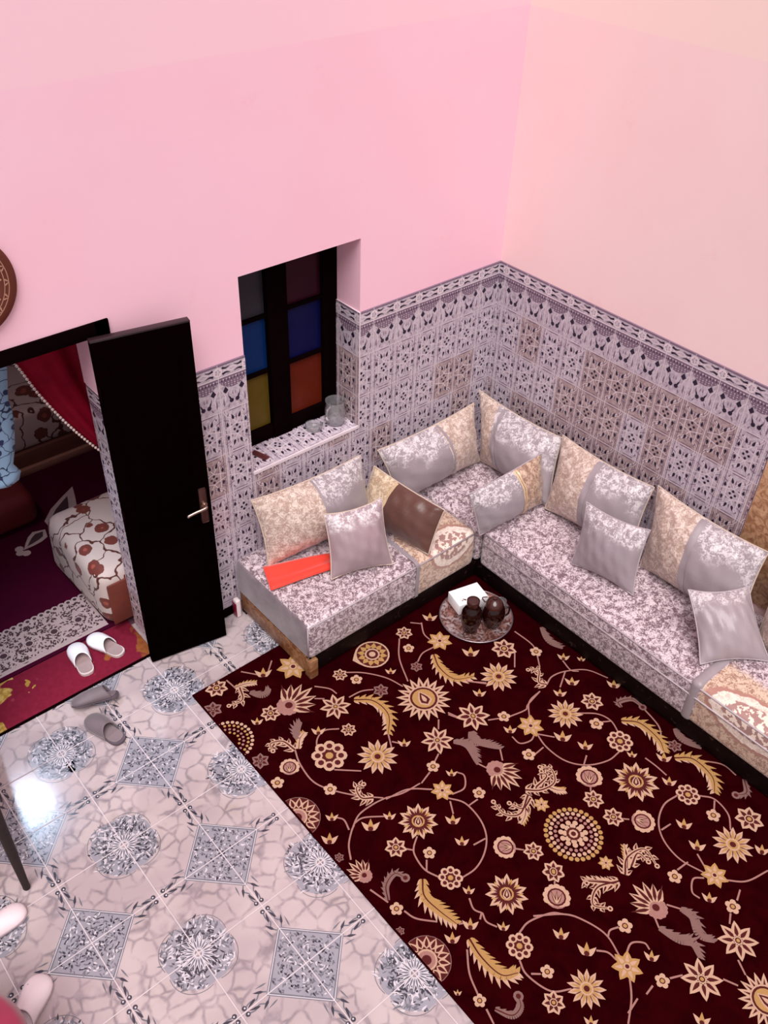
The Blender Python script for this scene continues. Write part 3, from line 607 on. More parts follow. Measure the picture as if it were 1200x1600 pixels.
mr = mattress('bench_mattress', (-0.72, -0.012, -3.35, -0.728, 0.15, 0.42), M['mat_right'], 'long silver mauve brocade mattress along the right wall beside the red carpet')
def local(p, o): return [Vector(q) - o.location for q in p]
tube('piping', local([(-1.985, -0.708, 0.404), (-0.75, -0.708, 0.404)], ml), 0.0055, M['piping_silver'], ml)
tube('piping', local([(-1.995, -0.70, 0.16), (-1.995, -0.702, 0.40)], ml), 0.0045, M['piping_silver'], ml)
tube('piping', local([(-0.715, -0.76, 0.405), (-0.715, -3.33, 0.405)], mr), 0.0055, M['piping_silver'], mr)
tube('piping', local([(-0.722, -0.76, 0.335), (-0.722, -3.33, 0.335)], mr), 0.005, M['piping_silver'], mr)
def ribbon_shell(par, b):
    bm = bmesh.new(); rbox(bm, *b, 0.03); bm_obj('ribbon', bm, M['ribbon'], par, True, 60, loc=par.location).location = (0, 0, 0)
ribbon_shell(mr, (-0.7275, -0.013, -2.275, -2.205, 0.147, 0.437)); ribbon_shell(ml, (-1.238, -1.205, -0.718, -0.013, 0.150, 0.4315))

def base(name, label, parts, loc):
    r = tag(empty(name, loc), label, 'bench')
    for n, L, mat, bev in parts: child_at(boxes(n, L, mat, r, bev=bev, loc=loc))
    return r
base('low_bench', 'low wooden bench under the window mattress, tan side board and dark carved front',
     [('front_board', [(-1.96, -0.702, -0.695, -0.668, 0.03, 0.15)], M['dark_wood'], 0.004),
      ('side_board', [(-1.992, -1.966, -0.70, -0.03, 0.025, 0.15)], M['side_wood'], 0.003),
      ('corner_post', [(-2.0, -1.945, -0.722, -0.668, 0.0125, 0.15)], M['side_wood'], 0.006),
      ('slatted_top', [(-1.966, -0.70, -0.668, -0.03, 0.125, 0.15)], M['dark_wood'], 0),
      ('foot', [(-1.99, -1.95, -0.07, -0.03, 0, 0.03)], M['dark_wood'], 0), ('foot', [(-1.0, -0.95, -0.69, -0.64, 0.0125, 0.03)], M['dark_wood'], 0)], (-1.35, -0.36, 0))
base('low_bench', 'low dark wooden bench carrying the long mattress along the right wall',
     [('front_board', [(-0.697, -0.67, -3.35, -0.66, 0.03, 0.148)], M['dark_wood'], 0.004), ('slatted_top', [(-0.66, -0.03, -3.35, -0.03, 0.125, 0.148)], M['dark_wood'], 0),
      ('foot', [(-0.7, -0.64, -2.0, -1.94, 0.0125, 0.03)], M['dark_wood'], 0), ('foot', [(-0.7, -0.64, -3.2, -3.14, 0.0125, 0.03)], M['dark_wood'], 0)], (-0.36, -1.9, 0))
tag(boxes('wall_panel', [(-0.012, 0.0, -3.3, -1.915, 0.45, 1.345)], M['panel_wood'], bev=0.002), 'tan marbled wooden panel on the right wall behind the last back cushion', 'panel')

# ================================================================== CUSHIONS
def cushion(cs, label, mat, thick=0.085, pinch=0.09, piping='piping', band=None, band_mat=None, group=None, seed=0, name='cushion', loose=0.0):
    TL, TR, BL, BR = [Vector(c) for c in cs]
    cen = (TL + TR + BL + BR) / 4; low = (BL + BR) / 2
    N = (TR - TL + BR - BL).cross(TL - BL + TR - BR).normalized()      # right x up, points away from the viewer
    N = -N if N.dot(Vector((-3.9, -3.4, 4)) - cen) < 0 else N
    r = empty(name, low); tag(r, label, 'cushion', group)
    R_ = random.Random(seed); ph = [R_.uniform(0, 6) for _ in range(6)]
    NU, NV = 36, 24
    W_ = ((TR - TL).length + (BR - BL).length) / 2; H_ = ((TL - BL).length + (TR - BR).length) / 2
    def S_(u, v, side, extra=0.0):
        uu = 0.5 + (u - 0.5) * (1 - pinch * 0.75 * min(1, H_ / W_ * 1.3) * 4 * v * (1 - v)); vv = 0.5 + (v - 0.5) * (1 - pinch * 4 * u * (1 - u))
        p = (BL * (1 - uu) + BR * uu) * (1 - vv) + (TL * (1 - uu) + TR * uu) * vv
        e = max(0, 4 * u * (1 - u)) ** 0.5 * max(0, 4 * v * (1 - v)) ** 0.5
        e = e ** 1.3
        du = min(u, 1 - u); dv = min(v, 1 - v)
        wr = 0.0045 * math.sin(u * 21 + v * 9 + ph[0]) * math.sin(v * 15 - u * 7 + ph[1]) + 0.003 * math.sin(u * 38 + ph[2] + v * 11)
        gather = 0.006 * math.sin(u * 60 + ph[3]) * math.exp(-dv * 14) * (dv > 0) + 0.005 * math.sin(v * 44 + ph[4]) * math.exp(-du * 16) * (du > 0)
        sag = 0.012 * math.sin(PI * u + 0.0) * (1 - v) if loose else 0
        h = (thick * e * (1.0 + 0.12 * (0.5 - v)) + (wr + gather) * min(1, 4 * e)) if side > 0 else -thick * 0.35 * e
        q = p + N * (h + (extra if side > 0 else 0))
        if q.z < 0.43 and u * (1 - u) * v * (1 - v) >= 0: q.z = 0.43 + (q.z - 0.43) * 0.2
        return q
    vs, fs, uvs = [], [], []; idx = {}
    for side in (1, -1):
        for i in range(NU + 1):
            for j in range(NV + 1):
                bd = i in (0, NU) or j in (0, NV)
                if side < 0 and bd: idx[side, i, j] = idx[1, i, j]; continue
                u = 0.5 - 0.5 * math.cos(PI * i / NU) * (1.0); v = 0.5 - 0.5 * math.cos(PI * j / NV)
                idx[side, i, j] = len(vs); vs.append(S_(u, v, side) - low); uvs.append((u, v))
    for side in (1, -1):
        for i in range(NU):
            for j in range(NV):
                q = [idx[side, i, j], idx[side, i + 1, j], idx[side, i + 1, j + 1], idx[side, i, j + 1]]
                fs.append(q if side > 0 else q[::-1])
    o = mesh_obj('cover', vs, fs, mat, r, smooth=True)
    uvl = o.data.uv_layers.new(name='UVMap')
    for l in o.data.loops: uvl.data[l.index].uv = uvs[l.vertex_index]
    if piping:
        per = [S_(i / 30, 0, 1) for i in range(30)] + [S_(1, i / 20, 1) for i in range(20)] + [S_(1 - i / 30, 1, 1) for i in range(30)] + [S_(0, 1 - i / 20, 1) for i in range(20)]
        tube('piping', [p - low for p in per], 0.0042, M[piping], o, 6, True)
    if band:
        for (a, b, mm) in (band if isinstance(band, list) else [(band[0], band[1], band_mat)]):
            bv, bf = [], []
            for j in range(NV + 1):
                v = 0.5 - 0.5 * math.cos(PI * j / NV)
                for k in range(5): bv.append(S_(a + (b - a) * k / 4, min(0.995, max(0.005, v)), 1, 0.0025) - low)
            for j in range(NV):
                for k in range(4): bf.append((j * 5 + k, j * 5 + k + 1, (j + 1) * 5 + k + 1, (j + 1) * 5 + k))
            mesh_obj('ribbon_band', bv, bf, M[mm], o, smooth=True)
    return r
GS = cushion_cloth('gold_and_silver_brocade', -1, 0.5)
SG = cushion_cloth('silver_and_gold_brocade', 1, 0.55)
GS2 = cushion_cloth('gold_silver_brocade_pale', -1, 0.45, speck=0.6)
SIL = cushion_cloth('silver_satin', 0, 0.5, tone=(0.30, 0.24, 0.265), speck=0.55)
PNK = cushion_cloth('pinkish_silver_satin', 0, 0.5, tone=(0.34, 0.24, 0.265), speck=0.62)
BRN = cushion_cloth('gold_and_brown_satin', -1, 0.36, tone=(0.11, 0.045, 0.035), speck=1.1, gold=(0.40, 0.27, 0.17), lightg=(0.75, 0.60, 0.45))
SBR = cushion_cloth('silver_and_brown_satin', 1, 0.6, tone=(0.29, 0.24, 0.265), speck=0.5, gold=(0.26, 0.14, 0.10), lightg=(0.62, 0.45, 0.34))
GLD = cushion_cloth('gold_brocade', -1, 0.62)
BG = 'large back cushions leaning on the walls'; SG_ = 'small scatter cushions'
cushion([(-1.92, -.115, .865), (-1.17, -.125, .835), (-1.90, -.21, .435), (-1.17, -.27, .435)], 'large gold and silver back cushion under the window, leftmost on the bench', GS, 0.135, band=(0.495, 0.515), band_mat='ribbon', group=BG, seed=1)
cushion([(-1.63, -.37, .785), (-1.29, -.46, .79), (-1.69, -.51, .435), (-1.34, -.63, .435)], 'small square pinkish silver cushion leaning on the window cushion beside the red cloth', PNK, 0.09, 0.12, 'piping', group=SG_, seed=2)
cushion([(-1.10, -.17, .75), (-1.03, -.70, .72), (-1.23, -.16, .44), (-1.13, -.70, .44)], 'oblong cushion, half glossy brown and half gold, crosswise on the window bench', BRN, 0.09, 0.05, 'piping', band=[(0.345, 0.385, 'gold_band')], group='oblong cushions set crosswise', seed=3)
cushion([(-1.03, -.115, .80), (-.23, -.115, .815), (-.95, -.24, .435), (-.25, -.235, .435)], 'large silver and gold back cushion left of the room corner, on the corner mattress', SG, 0.135, band=(0.56, 0.585), band_mat='ribbon', group=BG, seed=4)
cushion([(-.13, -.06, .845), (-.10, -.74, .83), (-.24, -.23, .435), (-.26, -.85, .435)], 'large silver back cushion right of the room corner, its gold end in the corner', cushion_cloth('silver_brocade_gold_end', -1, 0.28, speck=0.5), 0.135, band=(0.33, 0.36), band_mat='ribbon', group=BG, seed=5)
cushion([(-.83, -.69, .73), (-.23, -.70, .755), (-.78, -.765, .44), (-.25, -.79, .44)], 'oblong silver cushion with brown end and gold trim, crosswise at the right bench', SBR, 0.085, 0.05, 'piping_silver', band=[(0.575, 0.595, 'gold_band'), (0.605, 0.625, 'gold_band')], group='oblong cushions set crosswise', seed=6)
cushion([(-.11, -.745, .86), (-.11, -1.41, .87), (-.28, -.83, .435), (-.23, -1.45, .435)], 'large gold and silver back cushion on the right bench, next to the room corner', GS2, 0.135, band=(0.44, 0.50), band_mat='ribbon', group=BG, seed=7)
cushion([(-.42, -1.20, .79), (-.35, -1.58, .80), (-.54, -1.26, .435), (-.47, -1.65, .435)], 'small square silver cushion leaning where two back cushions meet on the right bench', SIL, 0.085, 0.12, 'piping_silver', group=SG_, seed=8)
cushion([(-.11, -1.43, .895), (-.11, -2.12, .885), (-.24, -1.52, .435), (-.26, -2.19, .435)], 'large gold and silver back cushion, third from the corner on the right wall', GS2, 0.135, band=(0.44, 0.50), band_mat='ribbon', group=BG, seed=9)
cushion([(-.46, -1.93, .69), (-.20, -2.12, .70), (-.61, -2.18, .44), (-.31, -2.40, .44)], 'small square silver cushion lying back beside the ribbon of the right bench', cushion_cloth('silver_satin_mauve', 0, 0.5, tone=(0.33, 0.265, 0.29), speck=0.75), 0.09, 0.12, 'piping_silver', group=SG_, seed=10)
cushion([(-.11, -2.18, .88), (-.11, -2.9, .88), (-.26, -2.27, .435), (-.26, -2.95, .435)], 'large gold back cushion cut by the right edge of the photo', GLD, 0.13, group=BG, seed=11)

# red cloth ------------------------------------------------------------
vs, fs = [], []
q = [(-1.925, -0.19), (-2.0, -0.375), (-1.63, -0.45), (-1.56, -0.34)]
for i in range(17):
    for j in range(9):
        a, b = i / 16, j / 8
        x = (q[0][0] * (1 - a) + q[3][0] * a) * (1 - b) + (q[1][0] * (1 - a) + q[2][0] * a) * b; y = (q[0][1] * (1 - a) + q[3][1] * a) * (1 - b) + (q[1][1] * (1 - a) + q[2][1] * a) * b
        vs.append((x, y, 0.4415 + 0.008 * math.sin(b * 7 + a * 3) * a + 0.012 * math.exp(-((b - 0.78) / 0.08) ** 2)))
for i in range(16):
    for j in range(8): k = i * 9 + j; fs.append((k, k + 1, k + 10, k + 9))
o = mesh_obj('cloth', vs, fs, plain('orange_red_cloth', (0.80, 0.035, 0.015), 0.7, sheen=0.4), smooth=True, loc=(-1.78, -0.33, 0.43))
md = o.modifiers.new('thick', 'SOLIDIFY'); md.thickness = 0.008; md.offset = -0.6
tag(o, 'bright orange red cloth lying flat on the left end of the window bench', 'cloth')

# ================================================================== FLOOR CARPET
exec_rug = None
M['rug_ground'] = flecked('rug_maroon_pile', (0.012, 0.0003, 0.0010), (0.024, 0.0006, 0.0016), 9, 0.5, 0.2, 1.0, 0.0, 200, 0.15, spec=0.0)
M['rug_cream'] = plain('rug_cream_wool', (0.47, 0.285, 0.20), 0.9, spec=0.1, scale=60)
M['rug_gold'] = plain('rug_gold_wool', (0.38, 0.205, 0.075), 0.9, spec=0.1, scale=60)
M['rug_pink'] = plain('rug_rose_wool', (0.31, 0.15, 0.13), 0.9, spec=0.1, scale=60)
M['rug_brown'] = plain('rug_dark_outline', (0.07, 0.010, 0.010), 0.9, spec=0.1)
M['rug_grey'] = plain('rug_taupe_wool', (0.19, 0.10, 0.09), 0.9, spec=0.1)
RM = [M['rug_ground'], M['rug_cream'], M['rug_gold'], M['rug_pink'], M['rug_brown'], M['rug_grey']]
G_, CR, GO, PK, BN, GR = range(6)
RZ = 0.012
ra = Art(lambda u, v, h: (u, v, RZ + h), [(-2.553, -0.02, -4.3, -0.405)], 0.0003)
def star(x, y, r, a0, n, c1=CR, c2=BN, cc=GO, wid=1.0, inner=0.28):
    for k in range(n):
        a = a0 + 2 * PI * k / n; w = 2 * PI * r * 0.62 / n * wid * 1.15
        ra.petal(x, y, a, r * 0.86, w, c1, 2 + k % 2, 0.75, off=r * 0.14); ra.petal(x, y, a, r * 0.6, w * 0.42, c2, 4, off=r * 0.2)
    ra.disc(x, y, r * inner, c1, 5); ra.disc(x, y, r * inner * 0.75, c2, 6); ra.disc(x, y, r * inner * 0.45, cc, 7)
def palm(x, y, r, a0):
    ra.disc(x, y, r * 0.8, PK, 2, 16)
    for k in range(9):
        a = a0 + (k - 4) * 0.5; ra.disc(x + r * 0.68 * math.cos(a), y + r * 0.68 * math.sin(a), r * 0.25, CR, 3, 8)
    ra.disc(x, y, r * 0.62, BN, 4, 14); ra.disc(x, y, r * 0.5, PK, 5, 14)
    for k in (-1, 0, 1): ra.petal(x - r * 0.5 * math.cos(a0), y - r * 0.5 * math.sin(a0), a0 + k * 0.42, r * 0.95, r * 0.2, BN, 6); ra.petal(x - r * 0.5 * math.cos(a0), y - r * 0.5 * math.sin(a0), a0 + k * 0.42, r * 0.85, r * 0.09, CR, 7)
    for k in (-1, 1): ra.petal(x - r * 0.55 * math.cos(a0), y - r * 0.55 * math.sin(a0), a0 + k * 1.35, r * 0.9, r * 0.28, CR, 3)
def half_ring(x, y, r, kind):
    if kind == 'dots':
        for rr, n, m, s in ((0.92, 30, CR, 0.075), (0.76, 26, GO, 0.06), (0.58, 20, PK, 0.055), (0.42, 14, GO, 0.055)):
            for k in range(n): a = 2 * PI * k / n; ra.disc(x + r * rr * math.cos(a), y + r * rr * math.sin(a), r * s, m, 2, 7)
    else:
        ra.disc(x, y, r, GR, 1, 24); ra.disc(x, y, r * 0.97, BN, 2, 24)
        for k in range(15): ra.petal(x, y, 2 * PI * k / 15, r * 0.52, r * 0.34, CR, 3, off=r * 0.45); ra.petal(x, y, 2 * PI * k / 15, r * 0.4, r * 0.15, BN, 4, off=r * 0.5)
        ra.disc(x, y, r * 0.44, CR, 5, 16); ra.disc(x, y, r * 0.36, PK, 6, 16); ra.disc(x, y, r * 0.2, BN, 7, 12)
def leafline(P, wid, body, teeth, both=True, tooth=1.0, spine=BN):
    P = sp2(P, 7); n = len(P)
    for i in range(n - 1):
        t = i / (n - 1); w = wid * math.sin(PI * min(1, 0.12 + t * 0.83)) ** 0.7; w2 = wid * math.sin(PI * min(1, 0.12 + (i + 1) / (n - 1) * 0.83)) ** 0.7
        a, b = P[i], P[i + 1]; d = math.atan2(b[1] - a[1], b[0] - a[0]); nx, ny = -math.sin(d), math.cos(d)
        ra.poly([(a[0] + nx * w, a[1] + ny * w), (a[0] - nx * w, a[1] - ny * w), (b[0] - nx * w2, b[1] - ny * w2), (b[0] + nx * w2, b[1] + ny * w2)], body, 3)
        if i % 2 == 0:
            for s, m in ((1, teeth), (-1, CR if both else None)):
                if m is None: continue
                ra.petal(a[0], a[1], d + s * 0.75 + (PI if False else 0), w * 2.3 * tooth + 0.012, 0.017 * tooth, m, 2)
    if spine is not None: ra.line(P, wid * 0.35, spine, 5, wid * 0.12)
def acanthus(pts, s=1.0):
    P = sp2(pts, 6); n = len(P)
    for i in range(0, n - 1, 3):
        t = i / n; a, b = P[i], P[i + 1]; d = math.atan2(b[1] - a[1], b[0] - a[0]); L = s * (0.06 - 0.028 * t)
        for sd, k in ((1, 1.0), (-1, 0.75)):
            ra.petal(a[0], a[1], d + sd * 0.8, L * k, 0.024 * s, CR, 2); ra.petal(a[0], a[1], d + sd * 0.8, L * k * 0.7, 0.009 * s, BN, 3, off=L * 0.2)
    ra.line(P, 0.024 * s, CR, 4, 0.010); ra.line(P, 0.009 * s, BN, 5, 0.003)
    e = P[-1]; ra.disc(e[0], e[1], 0.013, CR, 5, 9); ra.disc(e[0], e[1], 0.006, BN, 6, 7)
for it in RUG:
    k, p = it[0], it[1:]
    if k in ('v', 'fea', 'leaf', 'leafc', 'acan', 'acang'):
        pts = [(p[i], p[i + 1]) for i in range(0, len(p), 2)]
        if k == 'v': ra.line(sp2(pts, 8), 0.0085, PK, 1, 0.0075)
        elif k == 'fea': leafline(pts, 0.023, GO, GO, True, 1.15)
        elif k == 'leaf': leafline(pts, 0.022, GR, GR, False, 0.9, None)
        elif k == 'leafc': leafline(pts, 0.013, CR, GO, True, 0.8)
        elif k == 'acan':
            acanthus(pts)
        else:
            leafline(pts, 0.016, GR, GR, False, 0.7, BN); e = pts[-1]; ra.disc(e[0], e[1], 0.022, GR, 4, 10); ra.disc(e[0], e[1], 0.011, BN, 5, 8)
        continue
    x, y, r, a = p
    if k == 'f5':
        for q_ in range(5): ra.disc(x + r * 0.6 * math.cos(a + q_ * 1.2566), y + r * 0.6 * math.sin(a + q_ * 1.2566), r * 0.42, CR, 3, 8)
        ra.disc(x, y, r * 0.42, BN, 4, 8); ra.disc(x, y, r * 0.27, GO, 5, 8)
    elif k == 'fl':
        star(x, y, r, a, 7, CR, BN, GO, 1.15, 0.34)
    elif k == 'gfl': star(x, y, r, a, 6, GR, BN, GR, 1.0, 0.3)
    elif k == 'bud':
        for s in (-1, 0, 1): ra.petal(x - r * 0.6 * math.cos(a), y - r * 0.6 * math.sin(a), a + s * 0.75, r * 1.5, r * 0.62, (GO if s == 0 else CR), 3 + (s == 0))
        ra.disc(x - r * 0.35 * math.cos(a), y - r * 0.35 * math.sin(a), r * 0.3, BN, 5, 8)
    elif k == 'star': star(x, y, r, a, 7, GO, CR, BN, 0.9, 0.3)
    elif k == 'star8': star(x, y, r, a + 0.2, 8, CR, BN, GO, 0.82, 0.2)
    elif k == 'star12':
        star(x, y, r, a, 13, CR, GO, BN, 0.95, 0.34)
        for q_ in range(13): ra.petal(x, y, a + (q_ + 0.5) * 2 * PI / 13, r * 0.5, r * 0.05, BN, 5, off=r * 0.3)
    elif k == 'bigstar':
        star(x, y, r, a, 11, CR, BN, GO, 1.0, 0.2); star(x, y, r * 0.78, a + 0.28, 11, GO, BN, PK, 1.0, 0.42)
        ra.petal(x, y, a, r * 0.6, r * 0.36, CR, 8, off=-r * 0.3); ra.petal(x, y, a, r * 0.46, r * 0.24, BN, 9, off=-r * 0.23); ra.petal(x, y, a, r * 0.3, r * 0.1, CR, 10, off=-r * 0.15)
    elif k == 'bigpalm':
        star(x, y, r, a, 18, CR, BN, GO, 1.1, 0.5); ra.disc(x, y, r * 0.56, CR, 7, 20); ra.disc(x, y, r * 0.5, BN, 8, 20); ra.disc(x, y, r * 0.42, GO, 9, 18)
        ra.petal(x, y, a, r * 0.72, r * 0.5, CR, 10, off=-r * 0.36); ra.petal(x, y, a, r * 0.58, r * 0.36, BN, 11, off=-r * 0.29); ra.petal(x, y, a, r * 0.36, r * 0.16, CR, 12, off=-r * 0.18)
    elif k == 'point':
        ra.disc(x, y, r * 0.82, CR, 2, 22); ra.petal(x, y, a, r * 0.8, r * 1.3, CR, 2, off=r * 0.2); ra.disc(x, y, r * 0.74, BN, 3, 22); 
        for q_ in range(12): ra.petal(x, y, a + q_ * 0.5236, r * 0.36, r * 0.26, GO, 4, off=r * 0.36)
        ra.disc(x, y, r * 0.36, CR, 5, 14); ra.disc(x, y, r * 0.28, BN, 6, 14); ra.disc(x, y, r * 0.16, CR, 7, 10)
    elif k == 'rosette':
        ra.disc(x, y, r * 0.45, BN, 2, 12)
        for q_ in range(8):
            aa = a + q_ * PI / 4; ra.disc(x + r * 0.68 * math.cos(aa), y + r * 0.68 * math.sin(aa), r * 0.32, CR, 3, 9); ra.disc(x + r * 0.64 * math.cos(aa), y + r * 0.64 * math.sin(aa), r * 0.17, BN, 4, 8)
        ra.disc(x, y, r * 0.22, GO, 5, 10)
    elif k == 'palm': palm(x, y, r, a)
    elif k == 'lily':
        for s in range(-3, 4):
            ra.petal(x - r * 0.5 * math.cos(a), y - r * 0.5 * math.sin(a), a + s * 0.36, r * (1.5 - 0.12 * abs(s)), r * 0.42, CR, 3 + s % 2, 0.85); ra.petal(x - r * 0.5 * math.cos(a), y - r * 0.5 * math.sin(a), a + s * 0.36, r * 0.95, r * 0.17, BN, 6, off=r * 0.35)
        for s in range(7): ra.disc(x - r * 0.5 * math.cos(a) + r * 0.38 * math.cos(a + PI + (s - 3) * 0.5), y - r * 0.5 * math.sin(a) + r * 0.38 * math.sin(a + PI + (s - 3) * 0.5), r * 0.16, PK, 4, 8)
        ra.disc(x - r * 0.5 * math.cos(a), y - r * 0.5 * math.sin(a), r * 0.34, PK, 7, 12); ra.disc(x - r * 0.45 * math.cos(a), y - r * 0.45 * math.sin(a), r * 0.18, BN, 8, 10)
    elif k == 'med':
        for rr, n, m, s in ((0.93, 30, GO, 0.082), (0.77, 26, CR, 0.072), (0.61, 22, PK, 0.062), (0.42, 11, CR, 0.095), (0.28, 8, CR, 0.10)):
            for q_ in range(n): aa = 2 * PI * q_ / n; ra.disc(x + r * rr * math.cos(aa), y + r * rr * math.sin(aa), r * s, m, 2, 8)
        ra.disc(x, y, r * 0.24, BN, 4, 12); ra.disc(x, y, r * 0.16, CR, 5, 8); ra.disc(x, y, r * 0.09, BN, 6, 8)
    elif k == 'hdots': half_ring(x, y, r, 'dots')
    elif k in ('hstar', 'hpalm'): half_ring(x, y, r, 'petal')
rug = ra.build('carpet', RM, loc=(-1.3, -2.3, 0.0), extra=boxgeo(-2.56, -0.02, -4.3, -0.40, 0.0002, RZ))
tag(rug, 'dark maroon carpet with cream and gold floral scrolls between the two benches', 'carpet')

# ================================================================== TRAY AND ITS THINGS
TC = (-0.945, -0.955)
t = NT('worked_metal_tray'); c = t.obj(); n = t.noise(c, 38, 4, 0.6, 1.0); n2 = t.noise(c, 12, 2)
k = t.mix(t.ramp(n, 0.45, 0.55), (0.16, 0.06, 0.05), t.mix(t.ramp(n2, 0.4, 0.6), (0.42, 0.20, 0.17), (0.55, 0.45, 0.46)))
t.bump(n, 0.3, 0.003); M['tray'] = t.fin(k, 0.3, 0.55)
M['pewter'] = plain('dull_pewter', (0.32, 0.25, 0.27), 0.3, 0.8)
tray = tag(empty('tray', (TC[0], TC[1], 0.0135)), 'round engraved metal tray on the carpet in the inner corner of the benches', 'tray')
lathe('tray_dish', [(0, 0.004), (0.165, 0.004), (0.178, 0.010), (0.214, 0.016), (0.214, 0.010), (0.17, 0.0005), (0, 0.0005)], M['tray'], tray, 56)
tube('tray_rim', [(0.217 * math.cos(a), 0.217 * math.sin(a), 0.0145) for a in [2 * PI * i / 56 for i in range(56)]], 0.005, M['pewter'], tray, 8, True)
M['jar'] = plain('dark_brown_glaze', (0.012, 0.0018, 0.0015), 0.13, spec=0.5, coat=0.1)
M['jar_lid'] = plain('reddish_brown_lid', (0.045, 0.011, 0.009), 0.2, spec=0.6)
M['rosegold'] = plain('pale_rim_metal', (0.6, 0.42, 0.38), 0.25, 0.9)
j = tag(empty('ceramic_jar', (-1.045, -1.005, 0.019)), 'taller dark brown jar with a narrow neck, before the white tissue box', 'jar', 'glazed jars on the tray')
lathe('jar_body', [(0, 0), (0.036, 0), (0.044, 0.012), (0.057, 0.06), (0.062, 0.105), (0.058, 0.15), (0.043, 0.18), (0.034, 0.192), (0.034, 0.205), (0, 0.205)], M['jar'], j)
lathe('jar_neck', [(0.033, 0.2), (0.037, 0.215), (0.038, 0.236), (0.034, 0.24), (0.030, 0.232), (0, 0.232)], M['jar_lid'], j)
tube('jar_handle', [(-0.03, 0.03, 0.236), (-0.045, 0.04, 0.243), (-0.055, 0.035, 0.24)], 0.004, M['rosegold'], j)
j = tag(empty('ceramic_jar', (-0.915, -1.055, 0.019)), 'rounder dark brown glazed pot with a domed lid, on the right side of the tray', 'jar', 'glazed jars on the tray')
lathe('jar_body', [(0, 0), (0.04, 0), (0.05, 0.012), (0.066, 0.05), (0.072, 0.09), (0.067, 0.13), (0.052, 0.155), (0, 0.157)], M['jar'], j)
lathe('jar_lid', [(0.054, 0.155), (0.055, 0.162), (0.042, 0.185), (0.02, 0.2), (0.012, 0.203), (0.012, 0.215), (0.0, 0.22)], M['jar_lid'], j)
tube('jar_handle', spline([(0.06, -0.03, 0.12), (0.085, -0.045, 0.115), (0.085, -0.045, 0.07), (0.06, -0.035, 0.05)], 5), 0.006, M['jar'], j)
tube('jar_handle', spline([(-0.02, 0.055, 0.15), (-0.03, 0.07, 0.18), (-0.01, 0.04, 0.2)], 5), 0.004, M['rosegold'], j)
def clear(name, col=(0.9, 0.88, 0.9)):
    t = NT(name); t.b.inputs['Transmission Weight'].default_value = 0.9; return t.fin(col, 0.08, 0, 0.5)
M['glass'] = clear('clear_glass')
g_ = tag(lathe('drinking_glass', [(0, 0), (0.026, 0), (0.033, 0.09), (0.031, 0.09), (0.025, 0.006), (0, 0.006)], M['glass'], None, 24, (-0.805, -1.015, 0.02)), 'clear drinking glass on the tray behind the rounder brown pot', 'glass')
bx = empty('tissue_box', (-0.915, -0.85, 0.0285)); tag(bx, 'plain white tissue box at the back of the tray behind the brown jars', 'box'); bx.rotation_euler = (0, 0, math.atan2(-0.05, 0.196))
M['white_card'] = plain('white_card', (0.95, 0.93, 0.95), 0.6, var=0.01)
boxes('box_body', [(-0.1, 0.1, -0.068, 0.068, 0.001, 0.078)], M['white_card'], bx, bev=0.003)
boxes('tissue_slot', [(-0.05, 0.05, -0.006, 0.006, 0.0775, 0.0787)], plain('pale_grey_slot', (0.8, 0.78, 0.8)), bx)

# ================================================================== SILL THINGS
j = tag(empty('glass_jug', (-1.175, 0.105, 0.9455)), 'clear glass jug with a handle at the right end of the tiled window sill', 'jug')
lathe('jug_body', [(0, 0), (0.052, 0), (0.057, 0.01), (0.06, 0.09), (0.052, 0.125), (0.057, 0.15), (0.054, 0.15), (0.049, 0.125), (0.056, 0.09), (0.053, 0.008), (0, 0.006)], M['glass'], j, 32)
tube('jug_handle', spline([(-0.05, -0.02, 0.135), (-0.085, -0.035, 0.13), (-0.09, -0.037, 0.08), (-0.056, -0.02, 0.045)], 6), 0.006, M['glass'], j)
j = tag(lathe('glass_ashtray', [(0, 0), (0.045, 0), (0.052, 0.03), (0.046, 0.032), (0.038, 0.01), (0, 0.008)], M['glass'], None, 20, (-1.315, 0.125, 0.9455)), 'small clear glass dish on the window sill left of the jug', 'dish')
M['rust'] = plain('dark_reddish_plastic', (0.12, 0.03, 0.03), 0.4)
cb = empty('hair_comb', (-1.71, 0.10, 0.9455)); tag(cb, 'small dark reddish comb lying at the left end of the tiled window sill', 'comb'); cb.rotation_euler = (0, 0, math.radians(-75))
boxes('comb_spine', [(-0.055, 0.055, 0.008, 0.02, 0, 0.006)], M['rust'], cb, bev=0.002)
boxes('comb_teeth', [(-0.052 + 0.008 * i, -0.048 + 0.008 * i, -0.02, 0.009, 0.001, 0.005) for i in range(14)], M['rust'], cb)

# small bottle leaning by the bench end
b = tag(empty('plastic_bottle', (-2.035, -0.045, 0.0005)), 'small flat white and crimson bottle standing on the floor between baseboard and bench end', 'bottle')
boxes('bottle_body', [(-0.012, 0.022, -0.022, 0.022, 0, 0.135)], plain('white_plastic', (0.85, 0.7, 0.72), 0.3), b, bev=0.011, seg=4)
boxes('bottle_label', [(-0.015, -0.0105, -0.02, 0.02, 0.012, 0.115)], plain('crimson_plastic', (0.25, 0.01, 0.04), 0.35), b, bev=0.002)

